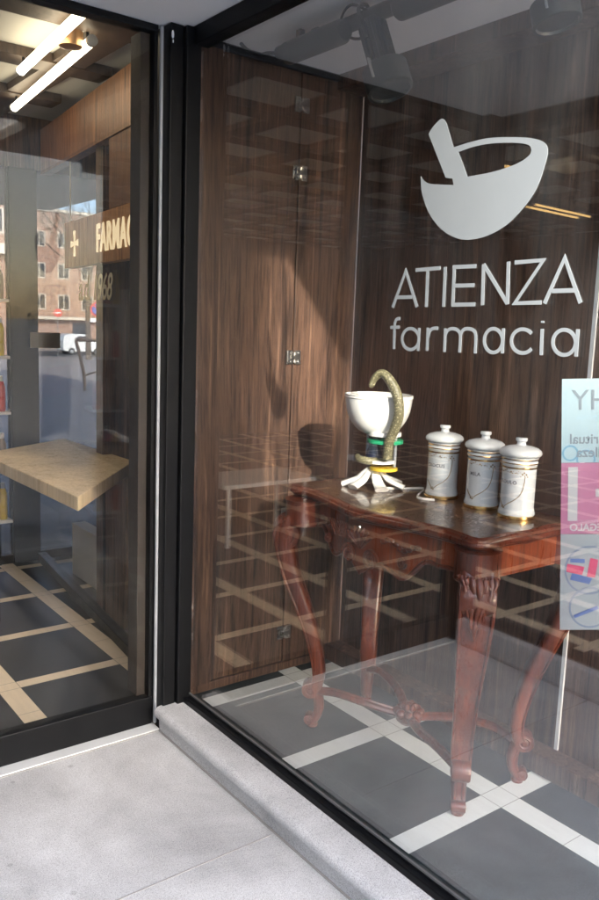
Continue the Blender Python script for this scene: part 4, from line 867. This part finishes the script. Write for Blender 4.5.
# ================================================================== STREET built beyond the shop in place of reflections in the door glass
gy = [(4.80, -.02), (12, -.02), (22, -.04), (35, -.45), (50, -1.1), (66, -1.75), (80, -1.8), (160, -1.8), (400, -1.8)]
mb = MB()
for (y0, z0), (y1, z1) in zip(gy[:-1], gy[1:]):
    x0_, x1_ = (1.38, 300) if y0 < 9.2 else (-300, 300)
    mb.add([(x0_, y0, z0), (300, y0, z0), (300, y1, z1), (x0_, y1, z1)], [(0, 1, 2, 3)])
struct('street_ground', mb, M['paving'])
struct('front_pavement', MB().box(-400, 400, -400, -.61, -.16, -.02), M['front_paving'])
struct('road', MB().box(5, 90, 66, 76, -1.80, -1.735), M['asphalt'])
def building(name, x0, x1, y0, y1, z0, h, mat, label, wins=None, wmat=None):
    t = thing(name, label, 'building', ((x0 + x1) / 2, y0, z0))
    build('wall', MB().box(x0, x1, y0, y1, z0, h), mat, t)
    build('cornice', MB().box(x0 - .15, x1 + .15, y0 - .25, y1 + .15, h, h + .3), M['stone'], t)
    if wins:
        xs, zs, w, hh = wins
        f0 = None
        for x in xs:
            for z in zs:
                fr_ = build('window', MB().box(x, x + w, y0 - .06, y0 - .002, z, z + hh), M['stone'], t)
                build('pane', MB().box(x + .1, x + w / 2 - .04, y0 - .075, y0 - .0605, z + .12, z + hh - .1).box(x + w / 2 + .04, x + w - .1, y0 - .075, y0 - .0605, z + .12, z + hh - .1), M['winpane'], fr_)
    return t
bb = building('brick_building', 23, 60, 85, 95, -1.8, 12.2, M['brick2'], 'tan brick apartment block across the far street behind the white car',
         ([29.6 + 2.6 * k for k in range(6)], [2.2, 5.4, 8.6], 1.3, 1.6))
build('awning', MB().box(24, 50, 84.0, 84.98, 1.2, 1.5), M['stone'], bb)
for x in (33.8, 36.8, 40.2): build('door', MB().box(x, x + 1.5, 84.9, 84.998, -1.8, .9), M['winpane'], bb)
b2 = building('brick_building', 6, 16.2, 50, 58, -1.1, 13, M['brick'], 'red brick building at the left edge seen past the black post',
         ([14.9, 12.4, 9.6], [6.2, 9.4], .8, 1.5))
build('balcony', MB().box(9, 16.1, 49.2, 49.98, 5.0, 5.6), M['stone'], b2)
# white small van-like car
def vx(px): return {58: .3785}[px] * 70
cv_ = thing('parked_car', 'small white panel car parked in front of the tan brick block', 'car', (28.4, 69.5, -1.735))
x0, z0 = 26.5, -1.735; Y0, Y1 = 68.7, 70.3
sil = [(0, .35), (0, 1.2), (.12, 1.68), (.5, 1.80), (2.0, 1.78), (2.7, 1.20), (3.55, .98), (3.8, .75), (3.85, .35), (3.4, .28), (.4, .28)]
build('body', MB().prism([(x0 + x, Y0, z0 + z) for x, z in sil], (0, Y1 - Y0, 0)), M['van'], cv_, bevel=.06)
build('window', MB().prism([(x0 + x, Y0 - .015, z0 + z) for x, z in [(1.25, 1.15), (1.3, 1.62), (1.95, 1.62), (2.45, 1.15)]], (0, .012, 0)), M['winpane'], cv_)
build('bumper', MB().box(x0 + 3.3, x0 + 3.9, Y0 - .02, Y1 + .02, z0 + .3, z0 + .5), M['spot_d'], cv_, bevel=.03)
build('headlight', MB().box(x0 + 3.45, x0 + 3.78, Y0 - .02, Y0 + .2, z0 + .72, z0 + .86), M['alu'], cv_, bevel=.02)
for xw in (.75, 3.05):
    for yy in (Y0 + .02, Y1 - .22):
        w_ = build('wheel', MB().tube([(x0 + xw, yy - .04, z0 + .30), (x0 + xw, yy + .18, z0 + .30)], .30, 22), M['rubber'], cv_, smooth=True)
        build('rim', MB().tube([(x0 + xw, yy - .055, z0 + .30), (x0 + xw, yy - .041, z0 + .30)], .17, 16), M['alu'], w_, smooth=True)
def roadsign(x, y, zg, zc, r, kind, label):
    t = thing('road_sign', label, 'sign', (x, y, zg))
    build('pole', MB().tube([(x, y + .05, zg), (x, y + .05, zc + r + .05)], .045, 12), M['poleg'], t, smooth=True)
    q = Vector((-x, -y, 0)).normalized().to_track_quat('Z', 'Y').to_matrix()
    c = Vector((x, y, zc))
    build('plate', MB().lathe([(0, 0), (r, 0), (r, .02), (0, .02)], c, 36, q), M['red'], t)
    sdv = Vector((y, -x, 0)).normalized(); nv = Vector((-x, -y, 0)).normalized()
    if kind == 'park':
        build('blue_disc', MB().lathe([(0, .0205), (r * .76, .0205), (r * .76, .026), (0, .026)], c, 36, q), M['blue'], t)
        a = c + nv * .030 + (Vector((0, 0, 1)) - sdv) * r * .56; b = c + nv * .030 - (Vector((0, 0, 1)) - sdv) * r * .56
        build('slash', MB().obox(a, b, r * .2, .006, up=nv), M['red'], t)
        build('caption_plate', MB().obox(c - sdv * r - Vector((0, 0, r * 1.45)), c + sdv * r - Vector((0, 0, r * 1.45)), .02, r * .45), M['white'], t)
    else:
        build('white_bar', MB().obox(c + nv * .026 - sdv * r * .7, c + nv * .026 + sdv * r * .7, .008, r * .32), M['white'], t)
    return t
roadsign(12.95, 30, -.28, 1.80, .29, 'park', 'round blue and red no parking sign with caption plate on a pole')
roadsign(23.5, 62, -1.55, 1.78, .32, 'entry', 'round red no entry sign with white bar on a tall pole')
bk = thing('street_barrier', 'brown bent metal barrier standing on the paving before the car', 'barrier', (6.5, 16, -.03))
br_m = plain('barrier_brown', (.16, .10, .07), .6)
build('post', MB().tube(sm([(6.62, 16, -.03), (6.60, 16, .3), (6.5, 16, .75), (6.44, 16, .98), (6.50, 16, 1.03), (6.7, 16.1, 1.02)]), .035, 10), br_m, bk, smooth=True)
build('post', MB().tube([(8.7, 16.8, -.03), (8.7, 16.8, 1.02)], .035, 10), br_m, bk, smooth=True)
build('rail', MB().tube([(6.47, 16, 1.0), (8.75, 16.8, 1.0)], .03, 10), br_m, bk, smooth=True)
build('rail', MB().tube([(6.60, 16, .28), (8.7, 16.8, .75)], .022, 10), br_m, bk, smooth=True)
# bare street tree
random.seed(11)
tt = thing('bare_tree', 'bare leafless street tree in front of the brick block', 'tree', (17.6, 42, -.75))
tk = MB(); brm = MB()
tk.tube([(17.6, 42, -.75), (17.55, 42, 1.5), (17.7, 42.1, 3.8)], [.16, .12, .09], 10)
def grow(p, d, L, r, n):
    q = p + d * L; brm.tube([p, (p + q) / 2 + Vector((random.uniform(-.1, .1), 0, .05)), q], [r, r * .8, r * .6], 5)
    if n:
        for _ in range(3): grow(q, (d + Vector((random.uniform(-.8, .8), random.uniform(-.8, .8), random.uniform(-.2, .5)))).normalized(), L * .72, r * .6, n - 1)
for _ in range(6): grow(Vector((17.7, 42.1, 3.4 + random.random() * .5)), Vector((random.uniform(-.9, .9), random.uniform(-.9, .9), .8)).normalized(), 1.6, .055, 4)
bkm = plain('bark', (.09, .07, .055), .9)
build('trunk', tk, bkm, tt, smooth=True); build('branches', brm, bkm, tt)
# unseen blocks behind the camera, added to shape the sunbeam and bounce light
building('sun_blocker', -40, -2.75, -12.5, -12, -.02, 8.8, M['concrete'], 'tall pale slab behind the camera, added to cut the sunbeam on its left')
building('sun_blocker', -2.36, -1.0, -12.5, -12, -.02, 8.8, M['concrete'], 'second tall pale slab behind the camera, added to cut the sunbeam on its right')
building('sun_blocker', -9, -1.2, -20, -13, -.02, 7.05, M['stone'], 'low rendered block behind the camera, added to cut the sunbeam from below')

# ================================================================== LIGHT, WORLD, CAMERA
sdir = Vector((.145, .48, -.21)).normalized()
el_ = math.asin(-sdir.z); az = math.atan2(-sdir.x, -sdir.y)
sl = bpy.data.lights.new('sun', 'SUN'); sl.energy = SUN_E; sl.angle = R(1.2); sl.color = (1, .93, .82)
so = bpy.data.objects.new('sun', sl); COL.objects.link(so); so.rotation_euler = sdir.to_track_quat('-Z', 'Y').to_euler(); so.location = (0, -8, 12)
w = bpy.data.worlds.new('World'); S.world = w; w.use_nodes = True; nt = w.node_tree; nt.nodes.clear()
sk_ = nt.nodes.new('ShaderNodeTexSky'); sk_.sky_type = 'NISHITA'; sk_.sun_disc = False; sk_.sun_elevation = el_; sk_.sun_rotation = az % (2 * pi)
sk_.air_density = .8; sk_.dust_density = 2.2; sk_.ozone_density = .8
bg = nt.nodes.new('ShaderNodeBackground'); bg.inputs[1].default_value = SKY_E; wo = nt.nodes.new('ShaderNodeOutputWorld')
ln(nt, sk_.outputs[0], bg.inputs[0]); ln(nt, bg.outputs[0], wo.inputs[0])

pp0 = (299.5, 450.); v1 = (-325 - pp0[0], 303 - pp0[1]); v2 = (1377 - pp0[0], 366 - pp0[1])
f_ = math.sqrt(-(v1[0] * v2[0] + v1[1] * v2[1]))
cY = Vector((v1[0], v1[1], f_)).normalized(); cX = Vector((v2[0], v2[1], f_)).normalized(); cZ = cX.cross(cY)
if cZ.y > 0: cZ = -cZ
rows = (cX, cY, cZ)
right = Vector([r.x for r in rows]); up = -Vector([r.y for r in rows]); fw = Vector([r.z for r in rows])
cam = bpy.data.cameras.new('camera'); cam.sensor_fit = 'VERTICAL'; cam.sensor_height = 36; cam.sensor_width = 36; cam.lens = f_ / 900 * 36; cam.clip_start = .02; cam.clip_end = 900
ob = bpy.data.objects.new('camera', cam); COL.objects.link(ob)
mt = Matrix((right, up, -fw)).transposed().to_4x4(); mt.translation = Vector((0, 0, 1.45)); ob.matrix_world = mt
S.camera = ob
S.view_settings.view_transform = 'Standard'; S.view_settings.look = 'None'; S.view_settings.exposure = EXPO; S.view_settings.gamma = 1; S.view_settings.use_curve_mapping = False
S.cycles.max_bounces = 14; S.cycles.transparent_max_bounces = 24; S.cycles.glossy_bounces = 6; S.cycles.diffuse_bounces = 6; S.cycles.use_denoising = True
S.cycles.sample_clamp_indirect = 6; S.cycles.caustics_reflective = False
